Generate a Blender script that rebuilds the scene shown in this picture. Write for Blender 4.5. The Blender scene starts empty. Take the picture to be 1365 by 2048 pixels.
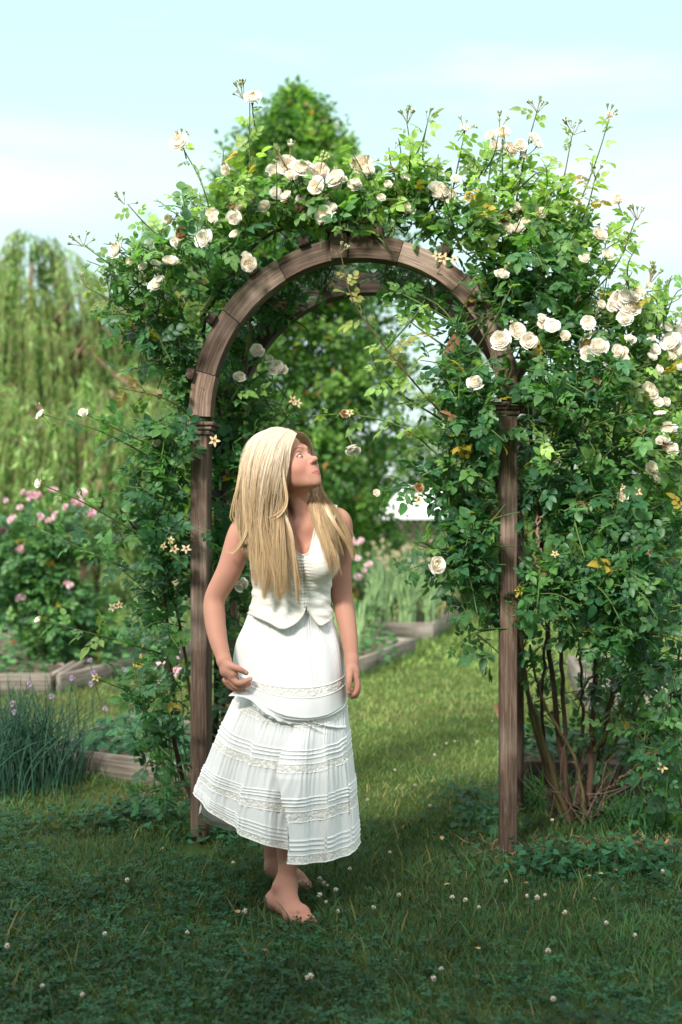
import bpy, math, random
import numpy as np
from mathutils import Vector, Matrix

R = math.radians
rng = np.random.default_rng(7)
random.seed(7)
C = bpy.context.scene.collection
SC = bpy.context.scene

# ------------------------------------------------------------------ camera, sky, sun, exposure
CAM_H = 1.294          # eye height
FPX = 2500.0           # focal length in photo pixels (1365 x 2048)
HZ = 1040.0            # photo row of the horizon
cam = bpy.data.cameras.new('camera')
cam.sensor_fit = 'VERTICAL'
cam.sensor_height = 36.0
cam.lens = FPX / 2048 * 36.0
cam.shift_y = (HZ - 1024) / 2048
cam.clip_start = 0.05
cam.clip_end = 2000
cam.dof.use_dof = True
cam.dof.focus_distance = 4.3
cam.dof.aperture_fstop = 2.3
cam_ob = bpy.data.objects.new('camera', cam)
C.objects.link(cam_ob)
cam_ob.location = (0, 0, CAM_H)
cam_ob.rotation_euler = (R(90), 0, 0)
SC.camera = cam_ob

SUN_EL, SUN_AZ = 37.0, 207.0      # azimuth of the sun measured clockwise from +Y (behind and left of the camera)
sd = Vector((math.sin(R(SUN_AZ)) * math.cos(R(SUN_EL)), math.cos(R(SUN_AZ)) * math.cos(R(SUN_EL)), math.sin(R(SUN_EL))))
sun = bpy.data.lights.new('sun', 'SUN')
sun.energy = 3.8
sun.angle = R(11)
sun.color = (1.0, 0.955, 0.87)
sun_ob = bpy.data.objects.new('sun', sun)
C.objects.link(sun_ob)
sun_ob.rotation_euler = (-sd).to_track_quat('-Z', 'Y').to_euler()
sun_ob.location = (0, -3, 12)

world = bpy.data.worlds.new("World")
SC.world = world
world.use_nodes = True
wt = world.node_tree
wt.nodes.clear()
wo = wt.nodes.new('ShaderNodeOutputWorld')
bg = wt.nodes.new('ShaderNodeBackground')
bg.inputs['Strength'].default_value = 0.1
sky = wt.nodes.new('ShaderNodeTexSky')
sky.sky_type = 'NISHITA'
sky.sun_disc = False
sky.sun_elevation = R(SUN_EL)
sky.sun_rotation = R(SUN_AZ)
sky.air_density = 1.0
sky.dust_density = 2.0
tc = wt.nodes.new('ShaderNodeTexCoord')
sep = wt.nodes.new('ShaderNodeSeparateXYZ')
wt.links.new(tc.outputs['Generated'], sep.inputs[0])
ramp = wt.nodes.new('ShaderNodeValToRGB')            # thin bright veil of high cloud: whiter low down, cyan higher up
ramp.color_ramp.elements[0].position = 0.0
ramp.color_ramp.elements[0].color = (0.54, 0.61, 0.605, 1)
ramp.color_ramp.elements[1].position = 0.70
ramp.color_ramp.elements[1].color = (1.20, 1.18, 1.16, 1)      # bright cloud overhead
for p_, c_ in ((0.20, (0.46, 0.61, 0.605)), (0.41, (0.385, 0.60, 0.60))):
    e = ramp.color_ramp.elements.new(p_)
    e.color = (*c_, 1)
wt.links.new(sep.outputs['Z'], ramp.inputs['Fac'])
mp = wt.nodes.new('ShaderNodeMapping')
mp.inputs['Scale'].default_value = (2.2, 2.2, 9.0)
mp.inputs['Location'].default_value = (0.35, 0.0, 0.35)
wt.links.new(tc.outputs['Generated'], mp.inputs['Vector'])
nz = wt.nodes.new('ShaderNodeTexNoise')
nz.inputs['Scale'].default_value = 1.3
nz.inputs['Detail'].default_value = 6
nz.inputs['Roughness'].default_value = 0.55
wt.links.new(mp.outputs[0], nz.inputs['Vector'])
cr = wt.nodes.new('ShaderNodeValToRGB')
cr.color_ramp.elements[0].position = 0.48
cr.color_ramp.elements[0].color = (0, 0, 0, 1)
cr.color_ramp.elements[1].position = 0.72
cr.color_ramp.elements[1].color = (0.75, 0.75, 0.75, 1)
wt.links.new(nz.outputs['Fac'], cr.inputs['Fac'])
# one long white streak of cloud low on the left, broken up by the same noise
off = wt.nodes.new('ShaderNodeMapping')
off.vector_type = 'POINT'
off.inputs['Location'].default_value = (0.27 * 4.2, -0.90 * 4.2, -0.262 * 22)
off.inputs['Rotation'].default_value = (0, 0, 0)
off.inputs['Scale'].default_value = (4.2, 4.2, 22)
wt.links.new(tc.outputs['Generated'], off.inputs['Vector'])
ln_ = wt.nodes.new('ShaderNodeVectorMath')
ln_.operation = 'LENGTH'
wt.links.new(off.outputs[0], ln_.inputs[0])
sm_ = wt.nodes.new('ShaderNodeMapRange')
sm_.interpolation_type = 'SMOOTHSTEP'
sm_.inputs['From Min'].default_value = 1.15
sm_.inputs['From Max'].default_value = 0.15
sm_.inputs['To Max'].default_value = 1.0
wt.links.new(ln_.outputs['Value'], sm_.inputs['Value'])
nm_ = wt.nodes.new('ShaderNodeMapRange')
nm_.inputs['From Min'].default_value = 0.22
nm_.inputs['From Max'].default_value = 0.55
wt.links.new(nz.outputs['Fac'], nm_.inputs['Value'])
sn_ = wt.nodes.new('ShaderNodeMath')
sn_.operation = 'MULTIPLY'
wt.links.new(sm_.outputs[0], sn_.inputs[0])
wt.links.new(nm_.outputs[0], sn_.inputs[1])
mxm = wt.nodes.new('ShaderNodeMath')
mxm.operation = 'MAXIMUM'
wt.links.new(cr.outputs['Color'], mxm.inputs[0])
wt.links.new(sn_.outputs[0], mxm.inputs[1])
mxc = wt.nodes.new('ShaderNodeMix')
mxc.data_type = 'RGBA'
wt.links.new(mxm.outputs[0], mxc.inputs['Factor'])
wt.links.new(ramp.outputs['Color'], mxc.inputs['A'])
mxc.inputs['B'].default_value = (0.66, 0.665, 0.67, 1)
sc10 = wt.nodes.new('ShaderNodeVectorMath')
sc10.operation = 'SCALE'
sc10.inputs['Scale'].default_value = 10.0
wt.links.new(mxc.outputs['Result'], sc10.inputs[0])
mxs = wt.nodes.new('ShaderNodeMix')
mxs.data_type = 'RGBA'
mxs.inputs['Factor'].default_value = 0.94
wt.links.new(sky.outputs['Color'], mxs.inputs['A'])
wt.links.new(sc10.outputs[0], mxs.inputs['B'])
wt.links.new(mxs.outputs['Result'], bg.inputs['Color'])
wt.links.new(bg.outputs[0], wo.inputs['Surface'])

SC.view_settings.view_transform = 'Standard'
SC.view_settings.look = 'None'
SC.view_settings.exposure = 0.92
SC.view_settings.gamma = 1.0
SC.view_settings.use_curve_mapping = False
SC.cycles.max_bounces = 8
SC.cycles.transparent_max_bounces = 12
SC.cycles.use_denoising = True
SC.cycles.sample_clamp_indirect = 6.0


# ------------------------------------------------------------------ helpers
def P(px, py, d):
    """world point seen at photo pixel (px, py), d metres in front of the camera"""
    return np.array(((px - 682.5) * d / FPX, d, CAM_H + (HZ - py) * d / FPX))


def PP(a):
    a = np.asarray(a, float)
    return np.stack(((a[..., 0] - 682.5) * a[..., 2] / FPX, a[..., 2], CAM_H + (HZ - a[..., 1]) * a[..., 2] / FPX), -1)


def gz(x, y):
    """height of the lawn"""
    x = np.asarray(x, float)
    y = np.asarray(y, float)
    near = np.clip(1 - (y - 8) / 10, 0, 1)
    return -0.016 * np.clip(x + 0.3, -3, 3) * near + 0.006 * np.sin(x * 3.1 + 1) * np.sin(y * 2.3) * near


class MB:
    """collects vertices, faces, tints and wood coordinates of ONE mesh"""
    def __init__(self):
        self.v, self.q, self.t, self.c, self.u, self.n = [], [], [], [], [], 0
        self.qm, self.tm = [], []

    def add(self, v, quads=None, tris=None, col=None, uv=None, mat=0):
        v = np.asarray(v, float).reshape(-1, 3)
        if quads is not None and len(quads):
            q = np.asarray(quads, np.int64).reshape(-1, 4) + self.n
            self.q.append(q)
            self.qm.append(np.broadcast_to(np.asarray(mat, np.int32), (len(q),)))
        if tris is not None and len(tris):
            t = np.asarray(tris, np.int64).reshape(-1, 3) + self.n
            self.t.append(t)
            self.tm.append(np.broadcast_to(np.asarray(mat, np.int32), (len(t),)))
        c = np.zeros((len(v), 3)) if col is None else np.broadcast_to(np.asarray(col, float), (len(v), 3))
        self.c.append(c)
        self.u.append(np.zeros((len(v), 3)) if uv is None else np.asarray(uv, float))
        self.v.append(v)
        self.n += len(v)
        return self

    def mesh(self, name, mats, smooth=True):
        me = bpy.data.meshes.new(name)
        v = np.concatenate(self.v)
        q = np.concatenate(self.q) if self.q else np.zeros((0, 4), np.int64)
        t = np.concatenate(self.t) if self.t else np.zeros((0, 3), np.int64)
        nl = q.size + t.size
        nf = len(q) + len(t)
        me.vertices.add(len(v))
        me.loops.add(nl)
        me.polygons.add(nf)
        me.vertices.foreach_set('co', v.astype(np.float32).ravel())
        me.loops.foreach_set('vertex_index', np.concatenate((q.ravel(), t.ravel())).astype(np.int32))
        ls = np.concatenate((np.arange(len(q)) * 4, q.size + np.arange(len(t)) * 3)).astype(np.int32)
        me.polygons.foreach_set('loop_start', ls)
        mi = np.concatenate(self.qm + self.tm).astype(np.int32)
        me.polygons.foreach_set('material_index', mi)
        me.polygons.foreach_set('use_smooth', np.full(nf, smooth))
        c = np.concatenate(self.c)
        at = me.attributes.new('tint', 'FLOAT_COLOR', 'POINT')
        at.data.foreach_set('color', np.concatenate((c, np.ones((len(c), 1))), 1).astype(np.float32).ravel())
        u = np.concatenate(self.u)
        if np.any(u):
            at = me.attributes.new('board', 'FLOAT_VECTOR', 'POINT')
            at.data.foreach_set('vector', u.astype(np.float32).ravel())
        for m in (mats if isinstance(mats, (list, tuple)) else [mats]):
            me.materials.append(m)
        me.update(calc_edges=True)
        return me

    def build(self, name, mats, parent=None, smooth=True, base=None):
        o = bpy.data.objects.new(name, self.mesh(name, mats, smooth))
        C.objects.link(o)
        if parent is not None:
            adopt(o, parent)
        return o


def adopt(o, parent):
    """parent o (built in world coordinates) to a thing's Empty, or to a part built in world coordinates"""
    o.parent = parent
    if parent.type == 'EMPTY':
        o.matrix_parent_inverse = Matrix.Translation(-Vector(parent.location))


def tag(o, label, cat, group=None):
    o['label'] = label
    o['category'] = cat
    if group:
        o['group'] = group
    return o


def thing(name, label, cat, loc, group=None):
    o = bpy.data.objects.new(name, None)
    C.objects.link(o)
    o.empty_display_size = 0.1
    o.location = [float(a) for a in loc]
    return tag(o, label, cat, group)


def unit(a):
    a = np.asarray(a, float)
    return a / np.maximum(np.linalg.norm(a, axis=-1, keepdims=True), 1e-9)


def spline(pts, n):
    """Catmull-Rom through pts (k,m) -> (n,m)"""
    p = np.asarray(pts, float)
    if len(p) == 2:
        s = np.linspace(0, 1, n)[:, None]
        return p[0] * (1 - s) + p[1] * s
    p = np.concatenate((2 * p[:1] - p[1:2], p, 2 * p[-1:] - p[-2:-1]))
    k = len(p) - 3
    s = np.linspace(0, k - 1e-6, n)
    i = s.astype(int)
    f = (s - i)[:, None]
    a, b, c, d = p[i], p[i + 1], p[i + 2], p[i + 3]
    return 0.5 * (2 * b + (c - a) * f + (2 * a - 5 * b + 4 * c - d) * f ** 2 + (3 * b - a - 3 * c + d) * f ** 3)


def tubes(mb, paths, radii, sides=5, col=(0, 0, 0), mat=0, cap=True):
    """paths (n,k,3), radii (n,k) or (k,) -> tubes"""
    paths = np.asarray(paths, float)
    if paths.ndim == 2:
        paths = paths[None]
    n, k, _ = paths.shape
    radii = np.broadcast_to(np.asarray(radii, float), (n, k))
    tg = np.empty_like(paths)
    tg[:, 1:-1] = paths[:, 2:] - paths[:, :-2]
    tg[:, 0] = paths[:, 1] - paths[:, 0]
    tg[:, -1] = paths[:, -1] - paths[:, -2]
    tg = unit(tg)
    mean = unit(paths[:, -1] - paths[:, 0] + 1e-6)
    ref = np.where(np.abs(mean[:, 1:2]) < 0.8, np.array([[0, 1.0, 0]]), np.array([[1.0, 0, 0]]))[:, None]
    sx = unit(np.cross(np.broadcast_to(ref, tg.shape), tg))
    sy = np.cross(tg, sx)
    a = np.arange(sides) * 2 * np.pi / sides
    v = paths[:, :, None] + radii[:, :, None, None] * (np.cos(a)[None, None, :, None] * sx[:, :, None] + np.sin(a)[None, None, :, None] * sy[:, :, None])
    idx = np.arange(n * k * sides).reshape(n, k, sides)
    q = np.stack((idx[:, :-1], np.roll(idx[:, :-1], -1, 2), np.roll(idx[:, 1:], -1, 2), idx[:, 1:]), -1).reshape(-1, 4)
    col = np.asarray(col, float)
    if col.ndim == 2 and len(col) == n and n > 1:
        col = np.repeat(col, k * sides, 0)
    mb.add(v.reshape(-1, 3), quads=q, col=col, mat=mat)
    return mb


def frames(d, nh):
    """orthonormal frames: Y along d, Z near nh"""
    y = unit(d)
    x = unit(np.cross(y, nh))
    z = np.cross(x, y)
    return x, y, z


def scatter(mb, tv, tq, tt, o, x, y, z, s, col=None, mat=0):
    """copies of a template (leaf, blade) placed by frames into one mesh"""
    n, m = len(o), len(tv)
    s = np.broadcast_to(np.asarray(s, float).reshape(-1, 1, 1), (n, 1, 1))
    v = o[:, None] + s * (tv[None, :, 0:1] * x[:, None] + tv[None, :, 1:2] * y[:, None] + tv[None, :, 2:3] * z[:, None])
    off = (np.arange(n) * m)[:, None, None]
    q = (np.asarray(tq)[None] + off).reshape(-1, 4) if tq is not None and len(tq) else None
    t = (np.asarray(tt)[None] + off).reshape(-1, 3) if tt is not None and len(tt) else None
    c = None if col is None else np.repeat(np.broadcast_to(col, (n, 3)), m, 0)
    mb.add(v.reshape(-1, 3), quads=q, tris=t, col=c, mat=mat)


def box(mb, c, s, rot=None, bev=0.004, col=(0, 0, 0), mat=0, grain=0):
    """bevelled board; 'board' coordinates run along the longest side"""
    h = np.asarray(s, float) / 2
    b = min(bev, h.min() * 0.45)
    pts, idx = [], {}
    for sx in (-1, 1):
        for sy in (-1, 1):
            for sz in (-1, 1):
                for ax in range(3):
                    p = np.array((sx, sy, sz)) * (h - b)
                    p[ax] = (sx, sy, sz)[ax] * h[ax]
                    idx[(sx, sy, sz, ax)] = len(pts)
                    pts.append(p)
    pts = np.array(pts)
    q, t = [], []
    def orient(f):
        p = pts[list(f)]
        nrm = np.cross(p[1] - p[0], p[2] - p[0])
        return f if np.dot(nrm, p.mean(0)) > 0 else f[::-1]
    sg = (-1, 1)
    for ax in range(3):
        o1, o2 = [a for a in range(3) if a != ax]
        for s0 in sg:
            f = []
            for (a, b2) in ((-1, -1), (1, -1), (1, 1), (-1, 1)):
                k = [0, 0, 0]; k[ax] = s0; k[o1] = a; k[o2] = b2
                f.append(idx[(*k, ax)])
            q.append(orient(tuple(f)))
        for a in sg:
            for b2 in sg:
                f = []
                for (e1, e2) in ((-1, o1), (1, o1), (1, o2), (-1, o2)):
                    k = [0, 0, 0]; k[ax] = e1; k[o1] = a; k[o2] = b2
                    f.append(idx[(*k, e2)])
                q.append(orient(tuple(f)))
    for sx in sg:
        for sy in sg:
            for sz in sg:
                t.append(orient(tuple(idx[(sx, sy, sz, ax)] for ax in range(3))))
    L = int(np.argmax(s))
    uv = np.stack((pts[:, (L + 1) % 3], pts[:, (L + 2) % 3], pts[:, L]), 1) + rng.uniform(0, 9, 3)
    if rot is not None:
        pts = pts @ np.asarray(rot).T
    mb.add(pts + np.asarray(c, float), quads=q, tris=t, col=col, uv=uv, mat=mat)
    return mb


def rotz(a):
    c, s = math.cos(a), math.sin(a)
    return np.array(((c, -s, 0), (s, c, 0), (0, 0, 1.0)))


# ------------------------------------------------------------------ materials
def mat(name):
    m = bpy.data.materials.new(name)
    m.use_nodes = True
    nt = m.node_tree
    nt.nodes.clear()
    out = nt.nodes.new('ShaderNodeOutputMaterial')
    bs = nt.nodes.new('ShaderNodeBsdfPrincipled')
    nt.links.new(bs.outputs[0], out.inputs['Surface'])
    return m, nt, bs, out


def tint_node(nt):
    a = nt.nodes.new('ShaderNodeAttribute')
    a.attribute_name = 'tint'
    return a


def leaf_mat(name, rough=0.5, trans=0.3, spec=0.35, back=1.35, noise=0.25, nscale=40.0, thru=(1.5, 1.6, 0.7)):
    m, nt, bs, out = mat(name)
    a = tint_node(nt)
    tcn = nt.nodes.new('ShaderNodeTexCoord')
    n = nt.nodes.new('ShaderNodeTexNoise')
    n.inputs['Scale'].default_value = nscale
    n.inputs['Detail'].default_value = 2
    nt.links.new(tcn.outputs['Object'], n.inputs['Vector'])
    mr = nt.nodes.new('ShaderNodeMapRange')
    mr.inputs['From Min'].default_value = 0.3
    mr.inputs['From Max'].default_value = 0.7
    mr.inputs['To Min'].default_value = 1 - noise
    mr.inputs['To Max'].default_value = 1 + noise
    nt.links.new(n.outputs['Fac'], mr.inputs['Value'])
    geo = nt.nodes.new('ShaderNodeNewGeometry')
    bk = nt.nodes.new('ShaderNodeMath')                 # leaves are paler below
    bk.operation = 'MULTIPLY_ADD'
    bk.inputs[1].default_value = back - 1
    bk.inputs[2].default_value = 1.0
    nt.links.new(geo.outputs['Backfacing'], bk.inputs[0])
    mu = nt.nodes.new('ShaderNodeMath')
    mu.operation = 'MULTIPLY'
    nt.links.new(mr.outputs[0], mu.inputs[0])
    nt.links.new(bk.outputs[0], mu.inputs[1])
    vs = nt.nodes.new('ShaderNodeVectorMath')
    vs.operation = 'SCALE'
    nt.links.new(a.outputs['Color'], vs.inputs[0])
    nt.links.new(mu.outputs[0], vs.inputs['Scale'])
    nt.links.new(vs.outputs[0], bs.inputs['Base Color'])
    bs.inputs['Roughness'].default_value = rough
    bs.inputs['Specular IOR Level'].default_value = spec
    tr = nt.nodes.new('ShaderNodeBsdfTranslucent')
    wm = nt.nodes.new('ShaderNodeVectorMath')
    wm.operation = 'MULTIPLY'
    wm.inputs[1].default_value = thru
    nt.links.new(vs.outputs[0], wm.inputs[0])
    nt.links.new(wm.outputs[0], tr.inputs['Color'])
    mx = nt.nodes.new('ShaderNodeMixShader')
    mx.inputs[0].default_value = trans
    nt.links.new(bs.outputs[0], mx.inputs[1])
    nt.links.new(tr.outputs[0], mx.inputs[2])
    nt.links.new(mx.outputs[0], out.inputs['Surface'])
    return m


def tint_mat(name, rough=0.7, spec=0.3, sss=0.0, bump=0.0, bscale=200.0):
    m, nt, bs, out = mat(name)
    a = tint_node(nt)
    nt.links.new(a.outputs['Color'], bs.inputs['Base Color'])
    bs.inputs['Roughness'].default_value = rough
    bs.inputs['Specular IOR Level'].default_value = spec
    if sss:
        bs.inputs['Subsurface Weight'].default_value = sss
        bs.inputs['Subsurface Radius'].default_value = (1.0, 0.35, 0.2)
        bs.inputs['Subsurface Scale'].default_value = 0.008
    if bump:
        n = nt.nodes.new('ShaderNodeTexNoise')
        n.inputs['Scale'].default_value = bscale
        tcn = nt.nodes.new('ShaderNodeTexCoord')
        nt.links.new(tcn.outputs['Object'], n.inputs['Vector'])
        b = nt.nodes.new('ShaderNodeBump')
        b.inputs['Strength'].default_value = bump
        b.inputs['Distance'].default_value = 0.004
        nt.links.new(n.outputs['Fac'], b.inputs['Height'])
        nt.links.new(b.outputs[0], bs.inputs['Normal'])
    return m


def wood_mat(name, c0, c1, c2, worn=(0.30, 0.25, 0.21), along=2.2, across=46.0, rough=0.85):
    """weathered board: grain stretched along the 'board' coordinate, cracks, worn pale patches, knots"""
    m, nt, bs, out = mat(name)
    a = nt.nodes.new('ShaderNodeAttribute')
    a.attribute_name = 'board'
    mpn = nt.nodes.new('ShaderNodeMapping')
    mpn.inputs['Scale'].default_value = (across, across, along)
    nt.links.new(a.outputs['Vector'], mpn.inputs['Vector'])
    n1 = nt.nodes.new('ShaderNodeTexNoise')
    n1.inputs['Scale'].default_value = 2.2
    n1.inputs['Detail'].default_value = 8
    n1.inputs['Roughness'].default_value = 0.65
    n1.inputs['Distortion'].default_value = 0.6
    nt.links.new(mpn.outputs[0], n1.inputs['Vector'])
    r = nt.nodes.new('ShaderNodeValToRGB')
    el = r.color_ramp.elements
    el[0].position, el[0].color = 0.28, (*c0, 1)
    el[1].position, el[1].color = 0.72, (*c2, 1)
    k = el.new(0.5); k.color = (*c1, 1)
    nt.links.new(n1.outputs['Fac'], r.inputs['Fac'])
    n2 = nt.nodes.new('ShaderNodeTexNoise')
    n2.inputs['Scale'].default_value = 3.5
    n2.inputs['Detail'].default_value = 5
    nt.links.new(a.outputs['Vector'], n2.inputs['Vector'])
    mr = nt.nodes.new('ShaderNodeMapRange')
    mr.inputs['From Min'].default_value = 0.48
    mr.inputs['From Max'].default_value = 0.72
    mr.inputs['To Max'].default_value = 0.75
    nt.links.new(n2.outputs['Fac'], mr.inputs['Value'])
    mulw = nt.nodes.new('ShaderNodeMath'); mulw.operation = 'MULTIPLY'
    nt.links.new(mr.outputs[0], mulw.inputs[0])
    nt.links.new(n1.outputs['Fac'], mulw.inputs[1])
    mx = nt.nodes.new('ShaderNodeMix'); mx.data_type = 'RGBA'
    nt.links.new(mulw.outputs[0], mx.inputs['Factor'])
    nt.links.new(r.outputs['Color'], mx.inputs['A'])
    mx.inputs['B'].default_value = (*worn, 1)
    # knots
    vo = nt.nodes.new('ShaderNodeTexVoronoi')
    vo.inputs['Scale'].default_value = 3.2
    mp2 = nt.nodes.new('ShaderNodeMapping')
    mp2.inputs['Scale'].default_value = (2.4, 0.3, 1.0)
    nt.links.new(a.outputs['Vector'], mp2.inputs['Vector'])
    nt.links.new(mp2.outputs[0], vo.inputs['Vector'])
    kr = nt.nodes.new('ShaderNodeMapRange')
    kr.inputs['From Min'].default_value = 0.03
    kr.inputs['From Max'].default_value = 0.09
    kr.inputs['To Min'].default_value = 0.8
    kr.inputs['To Max'].default_value = 0.0
    nt.links.new(vo.outputs['Distance'], kr.inputs['Value'])
    mk = nt.nodes.new('ShaderNodeMix'); mk.data_type = 'RGBA'
    nt.links.new(kr.outputs[0], mk.inputs['Factor'])
    nt.links.new(mx.outputs['Result'], mk.inputs['A'])
    mk.inputs['B'].default_value = (c0[0] * 0.5, c0[1] * 0.45, c0[2] * 0.45, 1)
    t = tint_node(nt)
    ad = nt.nodes.new('ShaderNodeVectorMath'); ad.operation = 'ADD'
    ad.inputs[1].default_value = (1, 1, 1)
    nt.links.new(t.outputs['Color'], ad.inputs[0])
    ml = nt.nodes.new('ShaderNodeVectorMath'); ml.operation = 'MULTIPLY'
    nt.links.new(mk.outputs['Result'], ml.inputs[0])
    nt.links.new(ad.outputs[0], ml.inputs[1])
    nt.links.new(ml.outputs[0], bs.inputs['Base Color'])
    bs.inputs['Roughness'].default_value = rough
    bs.inputs['Specular IOR Level'].default_value = 0.2
    b = nt.nodes.new('ShaderNodeBump')
    b.inputs['Strength'].default_value = 0.7
    b.inputs['Distance'].default_value = 0.003
    nt.links.new(n1.outputs['Fac'], b.inputs['Height'])
    nt.links.new(b.outputs[0], bs.inputs['Normal'])
    return m


M = {}
M['rose_leaf'] = leaf_mat('rose_leaf', rough=0.45, trans=0.38, spec=0.35)
M['tree_leaf'] = leaf_mat('tree_leaf', rough=0.5, trans=0.45, spec=0.3, nscale=3.0, noise=0.35)
M['grass'] = leaf_mat('grass', rough=0.6, trans=0.3, spec=0.2, nscale=2.5, noise=0.3)
M['petal'] = leaf_mat('petal', rough=0.6, trans=0.25, spec=0.15, back=1.0, noise=0.05, thru=(1.0, 0.98, 0.95))
M['stem'] = tint_mat('stem', rough=0.6, bump=0.4, bscale=120)
M['bark'] = tint_mat('bark', rough=0.95, spec=0.1, bump=0.8, bscale=25)
M['arch_wood'] = wood_mat('arch_wood', (0.028, 0.019, 0.015), (0.100, 0.066, 0.050), (0.22, 0.155, 0.118), worn=(0.40, 0.32, 0.26))
M['bed_wood'] = wood_mat('bed_wood', (0.06, 0.05, 0.042), (0.17, 0.145, 0.12), (0.31, 0.275, 0.235), worn=(0.38, 0.35, 0.31), along=1.2, across=30)
M['dark_wood'] = wood_mat('dark_wood', (0.02, 0.014, 0.012), (0.05, 0.035, 0.03), (0.09, 0.065, 0.055), worn=(0.12, 0.09, 0.08))


# ------------------------------------------------------------------ lawn
gm, nt, bs, out = mat('lawn_soil')
tcn = nt.nodes.new('ShaderNodeTexCoord')
n1 = nt.nodes.new('ShaderNodeTexNoise')
n1.inputs['Scale'].default_value = 1.7
n1.inputs['Detail'].default_value = 8
n1.inputs['Roughness'].default_value = 0.7
nt.links.new(tcn.outputs['Object'], n1.inputs['Vector'])
r = nt.nodes.new('ShaderNodeValToRGB')
el = r.color_ramp.elements
el[0].position, el[0].color = 0.3, (0.028, 0.045, 0.016, 1)
el[1].position, el[1].color = 0.75, (0.10, 0.10, 0.035, 1)
k = el.new(0.5); k.color = (0.05, 0.08, 0.022, 1)
nt.links.new(n1.outputs['Fac'], r.inputs['Fac'])
nt.links.new(r.outputs['Color'], bs.inputs['Base Color'])
bs.inputs['Roughness'].default_value = 1.0
bs.inputs['Specular IOR Level'].default_value = 0.05
M['soil_lawn'] = gm
mb = MB()
gx = np.concatenate((np.linspace(-600, -14, 12), np.linspace(-12, 12, 97), np.linspace(14, 600, 12)))
gy = np.concatenate((np.linspace(-60, -3, 6), np.linspace(-2, 22, 97), np.linspace(25, 900, 16)))
GX, GY = np.meshgrid(gx, gy)
idx = np.arange(GX.size).reshape(GX.shape)
mb.add(np.stack((GX, GY, gz(GX, GY)), -1), quads=np.stack((idx[:-1, :-1], idx[:-1, 1:], idx[1:, 1:], idx[1:, :-1]), -1).reshape(-1, 4))
lawn = mb.build('lawn_ground', gm)
lawn['kind'] = 'structure'


def vnoise(x, y, s, seed=0):
    """cheap smooth noise for patchiness"""
    v = np.zeros_like(x, dtype=float)
    r2 = np.random.default_rng(100 + seed)
    for k in range(6):
        a = r2.uniform(0, 2 * np.pi)
        f = s * (1 + 0.7 * k)
        v += np.sin((x * np.cos(a) + y * np.sin(a)) * f + r2.uniform(0, 6.3)) / (1 + 0.5 * k)
    return v / 2.6


def lawn_points(n, y0, y1, power=1.0, pad=1.12):
    y = y0 + (y1 - y0) * rng.random(n) ** power
    x = (rng.random(n) - 0.5) * 2 * 0.2735 * pad * y
    return x, y


FL0 = np.array(((397.5 - 682.5) * 4.96 / FPX, 4.96))           # centre of the left front post
FR0 = np.array(((1014.5 - 682.5) * 4.88 / FPX, 4.88))


# blade: 3 rows bent forward
def blade_tpl(w=0.06, bend=0.35):
    rows = [(0, 1.0), (0.4, 0.85), (0.75, 0.5)]
    v = []
    for t, ww in rows:
        v += [(-w * ww / 2, t * (1 - 0.15 * t), bend * t * t), (w * ww / 2, t * (1 - 0.15 * t), bend * t * t)]
    v.append((0, 0.86, bend))
    return np.array(v), [(0, 1, 3, 2), (2, 3, 5, 4)], [(4, 5, 6)]


bt = blade_tpl()
in_bed = lambda x, y: (((x > -2.0) & (x < -0.72) & (y > 6.0 + (-0.6) * (x + 0.75) * 0.6) & (y < 7.3)))


CLEAR = [(-0.16, 4.095, 0.08, 0.10), (-0.16, 4.44, 0.09, 0.06), (FL0[0], FL0[1] - 0.09, 0.07, 0.10), (FR0[0], FR0[1] - 0.09, 0.08, 0.11)]


def trampled(x, y):
    """bare or flattened spots: under her feet and round the posts"""
    m = np.zeros(len(x), bool)
    for cx, cy, rx, ry in CLEAR:
        m |= ((x - cx) / rx) ** 2 + ((y - cy) / ry) ** 2 < rng.uniform(0.6, 1.25, len(x))
    return m


def blades(mb, x, y, h, col, lean=0.5, w=1.0):
    k = ~trampled(x, y)
    x, y, h, col = x[k], y[k], h[k], col[k]
    n = len(x)
    o = np.stack((x, y, gz(x, y) - 0.004), 1)
    a = rng.uniform(0, 2 * np.pi, n)
    d = unit(np.stack((np.cos(a) * lean * rng.random(n), np.sin(a) * lean * rng.random(n), np.ones(n)), 1))
    nh = np.stack((np.cos(a), np.sin(a), np.zeros(n)), 1)
    X, Y, Z = frames(d, nh)
    t = bt[0].copy()
    t[:, 0] *= w
    scatter(mb, t, bt[1], bt[2], o, X, Y, Z, h, col)


mb = MB()
# near lawn, in front of the arch: short dark blades between the clover
x, y = lawn_points(60000, 2.95, 5.4)
pt = vnoise(x, y, 2.2)
h = rng.uniform(0.025, 0.06, len(x)) * (1 + 0.35 * pt)
tall = rng.random(len(x)) < 0.03
h[tall] *= 2.0
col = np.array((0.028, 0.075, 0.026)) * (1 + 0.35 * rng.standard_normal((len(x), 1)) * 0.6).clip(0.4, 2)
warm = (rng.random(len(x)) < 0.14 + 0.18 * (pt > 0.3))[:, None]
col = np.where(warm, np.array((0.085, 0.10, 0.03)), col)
straw = (rng.random(len(x)) < 0.03)[:, None]
col = np.where(straw, np.array((0.16, 0.13, 0.07)), col)
blades(mb, x, y, h, col, lean=0.9, w=1.0)
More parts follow.
